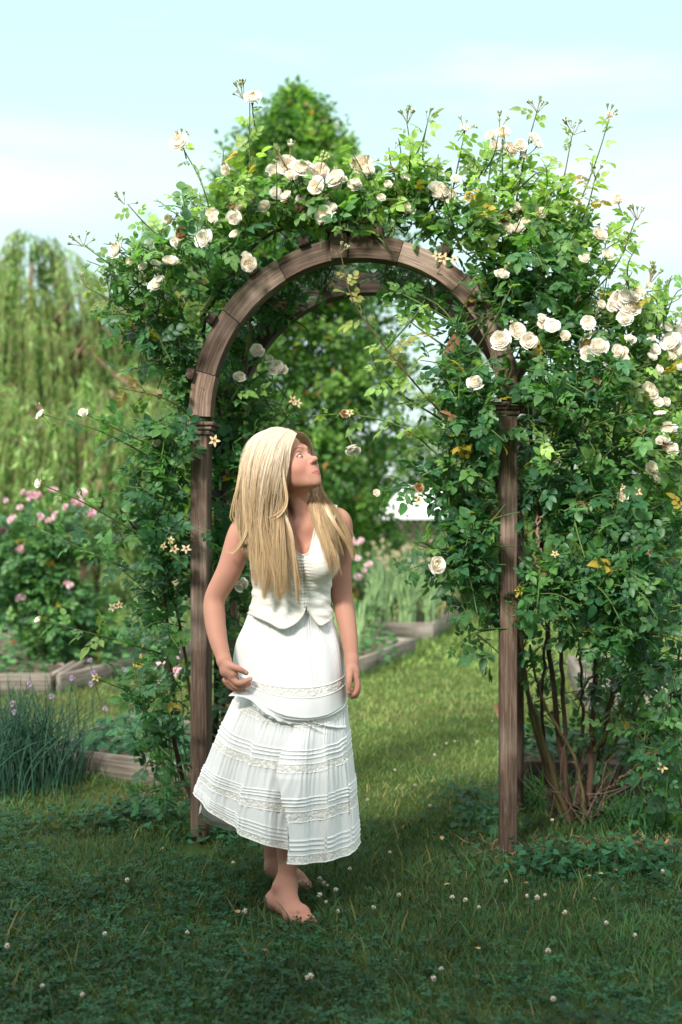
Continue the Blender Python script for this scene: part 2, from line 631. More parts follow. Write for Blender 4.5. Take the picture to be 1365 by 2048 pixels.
# mown, sunnier grass beyond the arch
x, y = lawn_points(92000, 5.0, 11.5, 0.9, 1.4)
pt = vnoise(x, y, 1.6, 3)
h = rng.uniform(0.025, 0.06, len(x))
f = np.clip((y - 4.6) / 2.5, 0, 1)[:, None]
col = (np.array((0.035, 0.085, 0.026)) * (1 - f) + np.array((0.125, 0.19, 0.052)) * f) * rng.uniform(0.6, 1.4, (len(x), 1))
dry = (rng.random(len(x)) < 0.12 + 0.2 * (pt > 0.2))[:, None]
col = np.where(dry, np.array((0.22, 0.20, 0.075)) * rng.uniform(0.6, 1.2, (len(x), 1)), col)
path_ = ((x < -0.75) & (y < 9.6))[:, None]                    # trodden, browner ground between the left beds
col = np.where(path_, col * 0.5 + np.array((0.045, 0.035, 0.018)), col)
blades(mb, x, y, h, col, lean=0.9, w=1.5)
x, y = lawn_points(60000, 11.0, 30.0, 1.2, 1.5)
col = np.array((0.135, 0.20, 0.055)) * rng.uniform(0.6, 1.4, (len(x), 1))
blades(mb, x, y, rng.uniform(0.04, 0.09, len(x)), col, lean=0.7, w=3.0)
# longer fine grass where the clover gives way, in front
x, y = lawn_points(30000, 2.95, 4.9)
k = vnoise(x, y, 1.9, 5) + 0.25 * rng.standard_normal(len(x)) < 0.05
x, y = x[k], y[k]
n = len(x)
pt = vnoise(x, y, 1.3, 8)
col = np.array((0.040, 0.095, 0.038)) * rng.uniform(0.5, 1.5, (n, 1))
col = np.where((rng.random(n) < 0.22 + 0.25 * pt)[:, None], np.array((0.11, 0.105, 0.04)) * rng.uniform(0.5, 1.2, (n, 1)), col)
blades(mb, x, y, rng.uniform(0.035, 0.085, n), col, lean=1.1, w=0.55)
# long tufts of grass at the foot of the right-hand rose and along the bed
for (px, py, r0, n, hh) in ((1120, 1600, 0.16, 260, 0.24), (1290, 1640, 0.22, 420, 0.20), (1210, 1700, 0.3, 260, 0.12), (950, 1660, 0.2, 160, 0.09),
                            (60, 1620, 0.35, 260, 0.12), (1180, 1860, 0.35, 340, 0.085), (1290, 1900, 0.3, 340, 0.09), (1100, 1930, 0.3, 260, 0.085),
                            (520, 1640, 0.3, 300, 0.10), (360, 1665, 0.12, 120, 0.09)):
    d = FPX * CAM_H / (py - HZ)
    x = (px - 682.5) * d / FPX + r0 * rng.standard_normal(n) * 0.6
    y = d + r0 * rng.standard_normal(n) * 0.6
    col = np.array((0.05, 0.135, 0.04)) * rng.uniform(0.5, 1.4, (n, 1))
    blades(mb, x, y, hh * rng.uniform(0.5, 1.15, n), col, lean=1.0, w=0.55)
# weeds and long grass along the foot of the raised beds
for (xa, ya), (xb, yb), n, hh in (((-1.5, 6.3), (-0.75, 5.88), 260, .10), ((-2.06, 9.05), (-1.33, 11.4), 360, .13), ((-4.0, 9.0), (-2.1, 9.0), 300, .12), ((0.1, 10.2), (0.74, 12.1), 420, .11), ((-0.4, 10.2), (0.12, 10.25), 160, .12),
                                  ((0.3, 13.5), (1.0, 13.35), 200, .13), ((1.0, 13.4), (1.58, 16.2), 300, .14), ((1.7, 8.6), (3.2, 8.4), 260, .16), ((0.86, 5.86), (1.53, 5.75), 260, .12)):
    s = rng.random(n)
    x = xa + (xb - xa) * s + rng.normal(0, 0.03, n)
    y = ya + (yb - ya) * s - np.abs(rng.normal(0, 0.05, n))
    col = np.array((0.07, 0.15, 0.04)) * rng.uniform(0.5, 1.4, (n, 1))
    blades(mb, x, y, hh * rng.uniform(0.4, 1.15, n), col, lean=1.0, w=0.8)
g = mb.build('grass', M['grass'])
g['kind'] = 'stuff'

# clover: three round leaflets on a short stalk
cl_v, cl_q, cl_t = [], [], []
for k in range(3):
    a = k * 2 * np.pi / 3
    base = len(cl_v)
    pts = [(0, 0.02, 0), (-0.30, 0.42, 0.05), (0.30, 0.42, 0.05), (-0.34, 0.75, 0.10), (0.34, 0.75, 0.10), (0, 0.88, 0.04), (0, 0.48, -0.03)]
    for p in pts:
        cl_v.append((p[0] * np.cos(a) - p[1] * np.sin(a), p[0] * np.sin(a) + p[1] * np.cos(a), p[2]))
    cl_q += [(base, base + 6, base + 3, base + 1), (base, base + 2, base + 4, base + 6)]
    cl_t += [(base + 6, base + 5, base + 3), (base + 6, base + 4, base + 5)]
cl_v = np.array(cl_v)
mb = MB()
x, y = lawn_points(17000, 2.95, 6.3, 0.9)
keep = vnoise(x, y, 1.9, 5) + 0.25 * rng.standard_normal(len(x)) > np.where(y > 4.9, 0.25, 0.02)
keep &= ~((x > -0.05) & (x < 0.4) & (y > 4.6) & (rng.random(len(x)) < 0.7))
x, y = x[keep], y[keep]
k = ~trampled(x, y)
x, y = x[k], y[k]
n = len(x)
o = np.stack((x, y, gz(x, y) + rng.uniform(0.012, 0.045, n)), 1)
nrm = unit(np.stack((rng.normal(0, 0.35, n), rng.normal(-0.15, 0.35, n), np.ones(n)), 1))
a = rng.uniform(0, 2 * np.pi, n)
X, Y, Z = frames(np.stack((np.cos(a), np.sin(a), 0 * a), 1), nrm)
col = np.array((0.022, 0.075, 0.036)) * rng.uniform(0.5, 1.7, (n, 1))
scatter(mb, cl_v, cl_q, cl_t, o, X, Y, Z, rng.uniform(0.011, 0.021, n), col)
g = mb.build('clover_leaves', M['grass'])
g['kind'] = 'stuff'

# heart shaped violet leaves round the feet of the arch
vi_v = np.array(((0, 0, 0), (-0.42, -0.12, 0.06), (0.42, -0.12, 0.06), (-0.55, 0.3, 0.12), (0.55, 0.3, 0.12), (0, 0.35, -0.02), (-0.32, 0.7, 0.06), (0.32, 0.7, 0.06), (0, 1.0, -0.05)))
vi_q = [(0, 5, 3, 1), (0, 2, 4, 5), (5, 8, 6, 3), (5, 4, 7, 8)]
mb = MB()
for (px, py, rx, ry, n) in ((300, 1645, 0.28, 0.12, 200), (210, 1665, 0.22, 0.12, 110), (440, 1690, 0.2, 0.15, 130), (960, 1640, 0.14, 0.3, 170),
                            (1075, 1745, 0.16, 0.12, 150), (1180, 1715, 0.3, 0.16, 170), (1300, 1735, 0.3, 0.18, 170), (1240, 1640, 0.22, 0.2, 110), (70, 1560, 0.2, 0.2, 120), (560, 1640, 0.2, 0.2, 90)):
    d = FPX * CAM_H / (py - HZ)
    x = (px - 682.5) * d / FPX + rx * rng.standard_normal(n) * 0.6
    y = d + ry * rng.standard_normal(n) * 0.7
    o = np.stack((x, y, gz(x, y) + rng.uniform(0.02, 0.085, n)), 1)
    nrm = unit(np.stack((rng.normal(0, 0.4, n), rng.normal(-0.25, 0.4, n), np.ones(n)), 1))
    a = rng.uniform(0, 2 * np.pi, n)
    X, Y, Z = frames(np.stack((np.cos(a), np.sin(a), -0.2 + 0 * a), 1), nrm)
    col = np.array((0.022, 0.08, 0.036)) * rng.uniform(0.5, 1.8, (n, 1))
    scatter(mb, vi_v, vi_q, None, o, X, Y, Z, rng.uniform(0.017, 0.037, n), col)
g = mb.build('violet_leaves', M['grass'])
g['kind'] = 'stuff'

# dry clippings and mulch on the bare patch by the right post
mb = MB()
for (px, py, rx, ry, n) in ((1000, 1700, 0.14, 0.12, 240), (1200, 1690, 0.35, 0.08, 420), (1330, 1690, 0.2, 0.08, 200), (1150, 1620, 0.1, 0.15, 160), (330, 1600, 0.2, 0.06, 100), (480, 1600, 0.15, 0.08, 100)):
    d = FPX * CAM_H / (py - HZ)
    x = (px - 682.5) * d / FPX + rx * rng.standard_normal(n) * 0.6
    y = d + ry * rng.standard_normal(n) * 0.7
    o = np.stack((x, y, gz(x, y) + rng.uniform(0.006, 0.03, n)), 1)
    a = rng.uniform(0, 2 * np.pi, n)
    X, Y, Z = frames(np.stack((np.cos(a), np.sin(a), rng.normal(0, 0.25, n)), 1), np.array((0, 0, 1.0)) + rng.normal(0, 0.3, (n, 3)))
    col = np.array((0.26, 0.19, 0.12)) * rng.uniform(0.4, 1.3, (n, 1))
    scatter(mb, bt[0] * np.array((0.9, 1, 0.4)), bt[1], bt[2], o, X, Y, Z, rng.uniform(0.03, 0.09, n), col)
g = mb.build('dry_grass_clippings', M['grass'])
g['kind'] = 'stuff'

# ------------------------------------------------------------------ the wooden rose arch
YAW = math.atan2(-0.08, 1.20)
FL, FR = FL0, FR0
ax_x = unit(FR - FL)
ax_y = np.array((-ax_x[1], ax_x[0]))
DEP = 0.74
PW, PD = 0.066, 0.125
arch = thing('rose_arch', 'weathered brown wooden garden arch overgrown with cream roses', 'garden arch', (*((FL + FR) / 2), 0))
RZ = np.array(((ax_x[0], ax_y[0], 0), (ax_x[1], ax_y[1], 0), (0, 0, 1.0)))
zL, zR = CAM_H + (HZ - 845) * 4.96 / FPX, CAM_H + (HZ - 805) * 4.88 / FPX
half = np.linalg.norm(FR - FL) / 2
mid = (FL + FR) / 2


def arch_pt(u, w, z):
    """u along the front, w back into depth"""
    u = u + 0.085 * w / DEP * max(0.0, u / half) ** 2            # the old frame has spread a little at the back right
    p = mid + ax_x * u + ax_y * w
    return np.array((p[0], p[1], z))


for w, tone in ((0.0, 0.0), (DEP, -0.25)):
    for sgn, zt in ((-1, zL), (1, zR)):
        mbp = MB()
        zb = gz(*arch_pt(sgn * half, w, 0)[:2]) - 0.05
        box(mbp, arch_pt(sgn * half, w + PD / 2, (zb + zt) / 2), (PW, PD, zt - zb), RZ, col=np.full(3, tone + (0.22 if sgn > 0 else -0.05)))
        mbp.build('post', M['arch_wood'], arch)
        mbc = MB()                                     # capital: bead over a cove
        for dz, ex, hh in ((-0.006, 0.040, 0.016), (-0.022, 0.027, 0.014), (-0.040, 0.014, 0.020)):
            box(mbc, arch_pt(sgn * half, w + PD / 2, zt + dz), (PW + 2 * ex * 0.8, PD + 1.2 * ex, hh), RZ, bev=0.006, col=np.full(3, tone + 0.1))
        mbc.build('capital', M['arch_wood'], arch)


def rim_point(a, off):
    """point on the curved rim at angle a (0 right, pi left); off outward from the centre line"""
    s = (1 - math.cos(a)) / 2
    z0 = zR * (1 - s) + zL * s
    rx, rz = half, 0.655
    return (math.cos(a) * (rx + off), z0 + math.sin(a) ** 0.94 * (rz + off) if a not in (0, math.pi) else z0)


def rim_board(a0, a1, w, depth, wid, tone, name='rim_board'):
    n = 14
    mbr = MB()
    aa = np.linspace(a0, a1, n)
    pr, uv = [], []
    sl = rng.uniform(0, 9)
    for a in aa:
        for (off, dd) in ((-wid / 2, 0), (wid / 2, 0), (wid / 2, depth), (-wid / 2, depth)):
            for k2 in range(1):
                u, z = rim_point(a, off)
                pr.append(arch_pt(u, w + dd, z))
                uv.append((off + sl, dd + sl, a * 0.65 + sl))
    idx = np.arange(n * 4).reshape(n, 4)
    # separate corner vertices keep the board edges crisp
    vv, uu, qq = [], [], []
    pr, uv = np.array(pr), np.array(uv)
    for (i, j) in ((0, 1), (1, 2), (2, 3), (3, 0)):
        b0 = len(vv)
        for k2 in range(n):
            vv += [pr[idx[k2, i]], pr[idx[k2, j]]]
            uu += [uv[idx[k2, i]], uv[idx[k2, j]]]
        for k2 in range(n - 1):
            qq.append((b0 + 2 * k2, b0 + 2 * k2 + 1, b0 + 2 * k2 + 3, b0 + 2 * k2 + 2))
    for e in (0, n - 1):
        b0 = len(vv)
        vv += [pr[idx[e, c]] for c in range(4)]
        uu += [uv[idx[e, c]] for c in range(4)]
        qq.append((b0, b0 + 1, b0 + 2, b0 + 3))
    mbr.add(vv, quads=qq, uv=uu, col=np.full(3, tone))
    return mbr.build(name, M['arch_wood'], arch, smooth=False)


seams = [0.03, 0.42, 0.80, 1.25, 1.63, 2.05, 2.48, 2.86, math.pi - 0.03]
tones = [0.1, 0.2, 0.55, -0.05, -0.1, 0.15, -0.15, 0.45]
for i in range(8):
    rim_board(seams[i] + 0.0025, seams[i + 1] - 0.0025, 0.012, 0.10, 0.082 + 0.006 * (i % 2), tones[i])
for i in range(5):
    b0, b1 = 0.03 + i * 0.617, 0.03 + (i + 1) * 0.617
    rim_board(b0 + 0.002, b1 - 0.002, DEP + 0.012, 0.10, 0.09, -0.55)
# keystone and cap block at the crown
mbk = MB()
u, z = rim_point(1.655, 0.0)
RK = RZ @ np.array(((math.cos(0.05), 0, -math.sin(0.05)), (0, 1, 0), (math.sin(0.05), 0, math.cos(0.05))))
box(mbk, arch_pt(u, 0.055, z + 0.006), (0.066, 0.135, 0.100), RK, col=np.full(3, -0.2))
mbk.build('keystone', M['arch_wood'], arch)
mbk = MB()
box(mbk, arch_pt(u - 0.004, 0.055, z + 0.068), (0.095, 0.15, 0.012), RK, bev=0.006, col=np.full(3, -0.25))
mbk.build('keystone_cap', M['arch_wood'], arch)
# rails running front to back over the rim
for a in (0.25, 0.62, 1.02, 1.42, 1.86, 2.20, 2.56, 2.89):
    u, z = rim_point(a, 0.060 if a < 2.8 else 0.055)
    s = math.pi / 2 - a
    RA = RZ @ np.array(((math.cos(s), 0, math.sin(s)), (0, 1, 0), (-math.sin(s), 0, math.cos(s))))
    mbk = MB()
    box(mbk, arch_pt(u, DEP / 2 + 0.06, z), (0.045, DEP + 0.14, 0.034), RA, col=np.full(3, -0.4))
    mbk.build('rail', M['arch_wood'], arch)
# lattice of the two sides
for sgn in (-1, 1):
    for k in range(3):
        w = 0.25 + 0.18 * k
        mbk = MB()
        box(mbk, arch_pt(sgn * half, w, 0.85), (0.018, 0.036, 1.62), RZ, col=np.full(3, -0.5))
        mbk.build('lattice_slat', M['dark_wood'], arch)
    for z in (0.25, 0.85, 1.4):
        mbk = MB()
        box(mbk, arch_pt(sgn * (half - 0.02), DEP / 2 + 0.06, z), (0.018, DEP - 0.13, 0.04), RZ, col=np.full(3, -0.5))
        mbk.build('lattice_rail', M['dark_wood'], arch)


# ------------------------------------------------------------------ raised beds
M['bed_soil'], nt, bs, out = mat('bed_soil')
tcn = nt.nodes.new('ShaderNodeTexCoord')
n1 = nt.nodes.new('ShaderNodeTexNoise'); n1.inputs['Scale'].default_value = 14; n1.inputs['Detail'].default_value = 8
nt.links.new(tcn.outputs['Object'], n1.inputs['Vector'])
r = nt.nodes.new('ShaderNodeValToRGB')
r.color_ramp.elements[0].color = (0.05, 0.035, 0.025, 1); r.color_ramp.elements[0].position = 0.35
r.color_ramp.elements[1].color = (0.17, 0.13, 0.10, 1); r.color_ramp.elements[1].position = 0.7
nt.links.new(n1.outputs['Fac'], r.inputs['Fac']); nt.links.new(r.outputs['Color'], bs.inputs['Base Color'])
bs.inputs['Roughness'].default_value = 1.0


def raised_bed(corners, h, label, tone=0.0, th=0.04, wood='bed_wood'):
    c = np.array(corners, float)
    t = thing('raised_bed', label, 'raised bed', (*c.mean(0), 0), 'wooden raised beds of the garden')
    k = len(c)
    for i in range(k):
        a, b = c[i], c[(i + 1) % k]
        L = np.linalg.norm(b - a)
        ang = math.atan2(*(b - a)[::-1])
        m2 = (a + b) / 2
        z0 = float(gz(*m2)) - 0.03
        mbb = MB()
        box(mbb, (*m2, z0 + (h + 0.03) / 2), (L - th - 0.006 if i % 2 else L + th, th, h + 0.03), rotz(ang), bev=0.006, col=np.full(3, tone + rng.uniform(-0.12, 0.12)))
        mbb.build('bed_board', M[wood], t)
    mbb = MB()
    n = 9
    s = np.linspace(0.0, 1, n)
    S, T = np.meshgrid(s, s)
    g2 = (1 - S)[..., None] * ((1 - T)[..., None] * c[0] + T[..., None] * c[3 % k]) + S[..., None] * ((1 - T)[..., None] * c[1] + T[..., None] * c[2])
    z = gz(g2[..., 0], g2[..., 1]) + h - 0.045 + 0.012 * rng.standard_normal(S.shape)
    idx = np.arange(n * n).reshape(n, n)
    mbb.add(np.concatenate((g2, z[..., None]), -1), quads=np.stack((idx[:-1, :-1], idx[:-1, 1:], idx[1:, 1:], idx[1:, :-1]), -1).reshape(-1, 4))
    mbb.build('soil', M['bed_soil'], t)
    return t


raised_bed([(-1.46, 6.38), (-0.70, 5.95), (-0.52, 6.98), (-1.29, 7.42)], 0.125, 'low grey brown bed of strawberry leaves left of the arch, nearest bed on that side', -0.25)
raised_bed([(-2.06, 9.15), (-1.36, 11.5), (-1.7, 13.2), (-2.1, 13.2)], 0.15, 'grey board bed with onion stalks behind the chives, running back towards the arch', -0.12)
raised_bed([(-4.2, 9.1), (-2.13, 9.1), (-2.2, 12.6), (-4.2, 12.6)], 0.14, 'pale board bed at the left edge under the pink rose bush', -0.05)
raised_bed([(-0.40, 10.3), (0.13, 10.35), (0.70, 12.15), (0.05, 12.5)], 0.15, 'grey raised bed of bare soil just right of the woman', 0.0)
raised_bed([(0.30, 13.62), (0.98, 13.5), (1.54, 16.2), (0.7, 16.5)], 0.19, 'pale raised bed crowded with tall flowering onion stalks', 0.1)
raised_bed([(0.86, 5.98), (1.53, 5.86), (1.57, 6.4), (0.90, 6.5)], 0.175, 'dark board bed behind the canes of the right rose', 0.0, wood='dark_wood')
raised_bed([(1.72, 8.7), (3.2, 8.5), (3.4, 10.2), (1.9, 10.4)], 0.2, 'pale raised bed seen through the canes at the right edge', 0.1)


# ------------------------------------------------------------------ rose plants
def leaflet(w=0.37, fold=0.10, droop=0.10):
    v = [(0, 0, 0)]
    for t, ww in ((0.22, 0.74), (0.5, 1.0), (0.78, 0.72)):
        zc = -droop * t * t
        v += [(-w * ww, t - 0.03, zc + fold * ww), (0, t, zc), (w * ww, t - 0.03, zc + fold * ww)]
    v.append((0, 1.03, -droop * 1.25))
    q = [(1, 2, 5, 4), (2, 3, 6, 5), (4, 5, 8, 7), (5, 6, 9, 8)]
    t = [(0, 2, 1), (0, 3, 2), (7, 8, 10), (8, 9, 10)]
    return np.array(v), np.array(q), np.array(t)


def compound(kind, r):
    """one rose leaf: 3, 5 or 7 leaflets on a thin stalk"""
    V, Q, T = [], [], []
    n = 0
    pairs = {3: [(0.95, 0.95)], 5: [(0.6, 0.8), (1.25, 0.97)], 7: [(0.5, 0.66), (1.0, 0.85), (1.5, 0.92)]}[kind]
    end = pairs[-1][0] + 0.42
    items = [(0, end, 0.0, 1.12)]
    for y, s in pairs:
        items += [(-1, y, R(62), s), (1, y, R(62), s)]
    for sgn, y, a, s in items:
        v, q, t = leaflet(0.37 + 0.04 * r.standard_normal(), 0.09 + 0.06 * r.random(), 0.08 + 0.2 * r.random())
        v = v * s * (1 + 0.08 * r.standard_normal())
        a = sgn * (a + 0.15 * r.standard_normal()) + 0.1 * r.standard_normal()
        c, s2 = math.cos(-a), math.sin(-a)
        x2, y2 = v[:, 0] * c - v[:, 1] * s2, v[:, 0] * s2 + v[:, 1] * c
        z2 = v[:, 2] + r.normal(0, 0.10) * np.hypot(x2, y2)
        v = np.stack((x2 + sgn * 0.05, y2 + y, z2), 1)
        V.append(v); Q.append(q + n); T.append(t + n); n += len(v)
    ys = np.linspace(0, end, 5)
    st = np.concatenate([np.stack((np.full(5, sx * 0.018), ys, np.full(5, -0.012)), 1) for sx in (-1, 1)])
    V.append(st); Q.append(np.array([(i, i + 1, i + 6, i + 5) for i in range(4)]) + n)
    V = np.concatenate(V)
    V[:, 2] -= 0.06 * V[:, 1] ** 2
    return V, np.concatenate(Q), np.concatenate(T)


LEAVES = [compound(k, np.random.default_rng(20 + i)) for i, k in enumerate((5, 5, 5, 3, 7, 5, 3))]
DARK = np.array((0.033, 0.110, 0.048))
MIDG = np.array((0.092, 0.215, 0.058))
YOUNG = np.array((0.26, 0.41, 0.10))
REDDISH = np.array((0.25, 0.17, 0.055))


class Rose:
    def __init__(self):
        self.o, self.d, self.n, self.s, self.c = [], [], [], [], []
        self.stems = MB()

    def shoot(self, pts, r0, r1, age, step=0.045, start=0.1, size=0.036, red=0.0, stem=True, up=0.55, nk=12):
        p = spline(pts, nk)
        if stem:
            g = np.array((0.07, 0.12, 0.03)) * (1 - red) + np.array((0.15, 0.07, 0.04)) * red
            tubes(self.stems, p, np.linspace(r0, r1, nk), 5, col=g * rng.uniform(0.7, 1.3))
        seg = np.linalg.norm(np.diff(p, axis=0), axis=1)
        cum = np.concatenate(([0], np.cumsum(seg)))
        L = cum[-1]
        m = max(1, int(L * (1 - start) / step))
        s = start * L + (np.arange(m) + rng.random(m) * 0.6) / m * L * (1 - start)
        pos = np.stack([np.interp(s, cum, p[:, i]) for i in range(3)], 1)
        tg = unit(np.stack([np.interp(s + 0.02, cum, p[:, i]) - np.interp(s - 0.02, cum, p[:, i]) for i in range(3)], 1) + 1e-6)
        a = np.arange(m) * 2.4 + rng.uniform(0, 6.3)
        ref = np.where(np.abs(tg[:, 2:3]) < 0.8, np.array([[0, 0, 1.0]]), np.array([[1.0, 0, 0]]))
        b1 = unit(np.cross(tg, ref)); b2 = np.cross(tg, b1)
        out = np.cos(a)[:, None] * b1 + np.sin(a)[:, None] * b2
        d = unit(out * 1.0 + tg * 0.45 + np.array((0, -0.15, up * 0.3)) + 0.25 * rng.standard_normal((m, 3)))
        nrm = unit(np.array((0.0, -0.45, 0.85)) + 0.35 * rng.standard_normal((m, 3)) + 0.25 * out)
        t = (s / L)[:, None]
        ag = np.clip(age + 0.5 * age * (t - 0.5) + 0.14 * rng.standard_normal((m, 1)), 0, 1)
        c = np.where(ag < 0.45, DARK + (MIDG - DARK) * ag / 0.45, MIDG + (YOUNG - MIDG) * (ag - 0.45) / 0.55)
        if red:
            rr = np.clip(red * (t * 1.4 - 0.3) + 0.1 * rng.standard_normal((m, 1)), 0, 1)
            c = c * (1 - rr) + REDDISH * rr
        yl = rng.random((m, 1))
        c = np.where(yl < 0.012, np.array((0.35, 0.26, 0.04)), c)
        c = np.where(yl > 0.992, np.array((0.24, 0.12, 0.07)), c)
        c = c * rng.uniform(0.75, 1.3, (m, 1))
        self.o.append(pos); self.d.append(d); self.n.append(nrm); self.c.append(c)
        self.s.append(size * rng.uniform(0.6, 1.25, m) * (1 - 0.35 * t[:, 0] ** 3))
        return p

    def blob(self, px, py, d, rx, ry, rd, n, age, size=0.0395, away=(706, 900)):
        c = P(px, py, d)
        m = max(1, int(n * BLOB * (0.72 if age > 0.28 else 1.0)))
        q = unit(rng.standard_normal((m, 3))) * rng.random((m, 1)) ** 0.45
        o = c + q * np.array((rx * d / FPX, rd, ry * d / FPX))
        outw = unit(np.array((px - away[0], 0, away[1] - py), float)) if away else np.zeros(3)
        for i in range(m):
            dr = unit(0.55 * q[i] + 0.5 * rng.standard_normal(3) + np.array((0, -0.3, 0.35)) + 0.35 * outw)
            L = rng.uniform(0.12, 0.27)
            e = o[i] + dr * L * 0.7 + np.array((0, 0, -0.05 * L / 0.3))
            self.shoot([o[i] - dr * L * 0.35, o[i] + dr * L * 0.2 + rng.normal(0, 0.012, 3), e], 0.0035, 0.0015, max(0, age + rng.normal(0, 0.13)),
                       step=0.040, size=size, start=0.05, nk=6, red=0.25 if age > 0.3 and rng.random() < 0.25 else 0)

    def finish(self, plant, clear=(), keep=None):
        o, d, n, s, c = (np.concatenate(a) for a in (self.o, self.d, self.n, self.s, self.c))
        k = np.ones(len(o), bool)
        mid_ = o + d * s[:, None] * 1.2
        px = 682.5 + mid_[:, 0] / mid_[:, 1] * FPX
        py = HZ - (mid_[:, 2] - CAM_H) / mid_[:, 1] * FPX
        for (bx, by, br, bd) in clear:                     # leaves do not grow through the blooms
            k &= ~((np.hypot(px - bx, py - by) < br * 1.15) & (mid_[:, 1] < bd + 0.06))
        if keep is not None:
            k &= keep(px, py, mid_[:, 1])
        o, d, n, s, c = o[k], d[k], n[k], s[k], c[k]
        mb = MB()
        which = rng.integers(0, len(LEAVES), len(o))
        for i, (v, q, t) in enumerate(LEAVES):
            w = which == i
            X, Y, Z = frames(d[w], n[w])
            scatter(mb, v, q, t, o[w], X, Y, Z, s[w], c[w])
        mb.build('foliage', M['rose_leaf'], plant)
        self.stems.build('stems', M['stem'], plant)
        return len(o)


BLOB = 0.95


# ---- flowers
def bloom_mesh(name, seed, cream=(0.97, 0.95, 0.90), heart=(0.96, 0.90, 0.79), flat=0.8, n_wh=6, spread=1.0):
    r = np.random.default_rng(seed)
    mb = MB()
    U, V = np.meshgrid(np.linspace(-1, 1, 5), np.linspace(0, 1, 6))
    idx = np.arange(30).reshape(6, 5)
    Q = np.stack((idx[:-1, :-1], idx[:-1, 1:], idx[1:, 1:], idx[1:, :-1]), -1).reshape(-1, 4)
    for w in range(n_wh):
        f = w / max(1, n_wh - 1)
        Rb = 1.0 * (1 - f) + 0.26 * f
        am = R(88 + 36 * f) * (1.0 if w else 0.93)
        n = (6, 7, 8, 8, 7, 5, 4)[w]
        for i in range(n):
            ph = 2 * np.pi * (i + 0.5 * (w % 2)) / n + r.normal(0, 0.12)
            rr = Rb * (1 + r.normal(0, 0.07))
            al = V * am * (1 + r.normal(0, 0.05))
            wid = (np.pi / n) * 1.35 * (0.35 + 0.75 * np.sin(np.clip(V * 1.15, 0, 1) * np.pi * 0.62))
            al = al - 0.12 * am * (U ** 2) * V                       # rounded tip
            an = ph + U * wid * spread
            rad = rr * np.sin(al) * (1 + 0.10 * np.abs(U) * (1 - f))
            curl = 0.16 * (1 - f) * np.clip(V - 0.7, 0, 1) / 0.3
            rad = rad + curl * (1 + 0.4 * r.standard_normal())
            z = -rr * np.cos(al) * flat + 0.03 * r.standard_normal() + 0.035 * np.sin(U * 4 + r.uniform(0, 6)) * V - curl * 0.35
            v = np.stack((rad * np.cos(an), rad * np.sin(an), z), -1).reshape(-1, 3)
            col = np.array(cream) * (1 - f) + np.array(heart) * f
            base = (1 - V.reshape(-1, 1)) * 0.12
            mb.add(v, quads=Q, col=(col * (1 - base) + np.array((0.75, 0.6, 0.35)) * base) * (1 + r.normal(0, 0.04)), mat=0)
    # calyx and stalk
    for i in range(5):
        a = i * 2 * np.pi / 5
        v, q, t = leaflet(0.2, 0.05, 0.5)
        v = v * 0.75
        o = np.array((0, 0, -0.86 * flat))
        d = np.array((math.cos(a) * 0.9, math.sin(a) * 0.9, -0.15))
        X, Y, Z = frames(d[None], np.array([[0, 0, 1.0]]))
        scatter(mb, v, q, t, o[None], X, Y, Z, 1.0, np.array((0.06, 0.12, 0.03)), mat=1)
    tubes(mb, spline([(0, 0, -0.8 * flat), (0.1, 0, -1.5), (0.15, 0.2, -2.6), (0.1, 0.5, -4.0)], 7), np.array((0.2, 0.16, 0.09, 0.085, 0.08, 0.08, 0.08)), 6, col=(0.085, 0.13, 0.035), mat=1)
    return mb.mesh(name, [M['petal'], M['stem']])


def bud_mesh(name, seed, openness=0.35, tip=(0.75, 0.62, 0.42)):
    r = np.random.default_rng(seed)
    mb = MB()
    k, m = 9, 9
    s = np.linspace(0, 1, k)
    prof = np.array((0.2, 0.42, 0.5, 0.5, 0.45, 0.36, 0.25, 0.12, 0.0)) * (0.8 + openness)
    a = np.arange(m) * 2 * np.pi / m
    S, A = np.meshgrid(s, a, indexing='ij')
    rad = np.interp(S, s, prof) * (1 + 0.06 * np.sin(A * 3 + S * 5))
    v = np.stack((rad * np.cos(A), rad * np.sin(A), S * 1.5 - 0.2), -1).reshape(-1, 3)
    idx = np.arange(k * m).reshape(k, m)
    q = np.stack((idx[:-1], np.roll(idx[:-1], -1, 1), np.roll(idx[1:], -1, 1), idx[1:]), -1).reshape(-1, 4)
    mb.add(v, quads=q, col=tip, mat=0)
    for i in range(5):
        an = i * 2 * np.pi / 5 + 0.2
        vv, q2, t2 = leaflet(0.26, 0.08, -0.1)
        vv = vv * 1.35
        d = np.array((math.cos(an) * (0.35 + openness * 0.9), math.sin(an) * (0.35 + openness * 0.9), 1.0))
        o = np.array((math.cos(an) * 0.3, math.sin(an) * 0.3, -0.1))
        X, Y, Z = frames(d[None], np.array([[-math.cos(an), -math.sin(an), 0.1]]))
        scatter(mb, vv, q2, t2, o[None], X, Y, Z, 1.0, np.array((0.22, 0.33, 0.12)), mat=1)
    mb.add(np.array([(0.36 * math.cos(x2), 0.36 * math.sin(x2), z2) for z2 in (-0.25, 0.02) for x2 in a]), quads=[(i, (i + 1) % m, m + (i + 1) % m, m + i) for i in range(m)], col=(0.18, 0.19, 0.08), mat=1)
    tubes(mb, spline([(0, 0, -0.1), (0.03, 0, -0.9), (0.12, 0.06, -2.2), (0.1, 0.0, -4.4)], 7), np.array((0.26, 0.17, 0.14, 0.13, 0.13, 0.13, 0.14)), 5, col=(0.24, 0.19, 0.08), mat=1)
    return mb.mesh(name, [M['petal'], M['stem']])


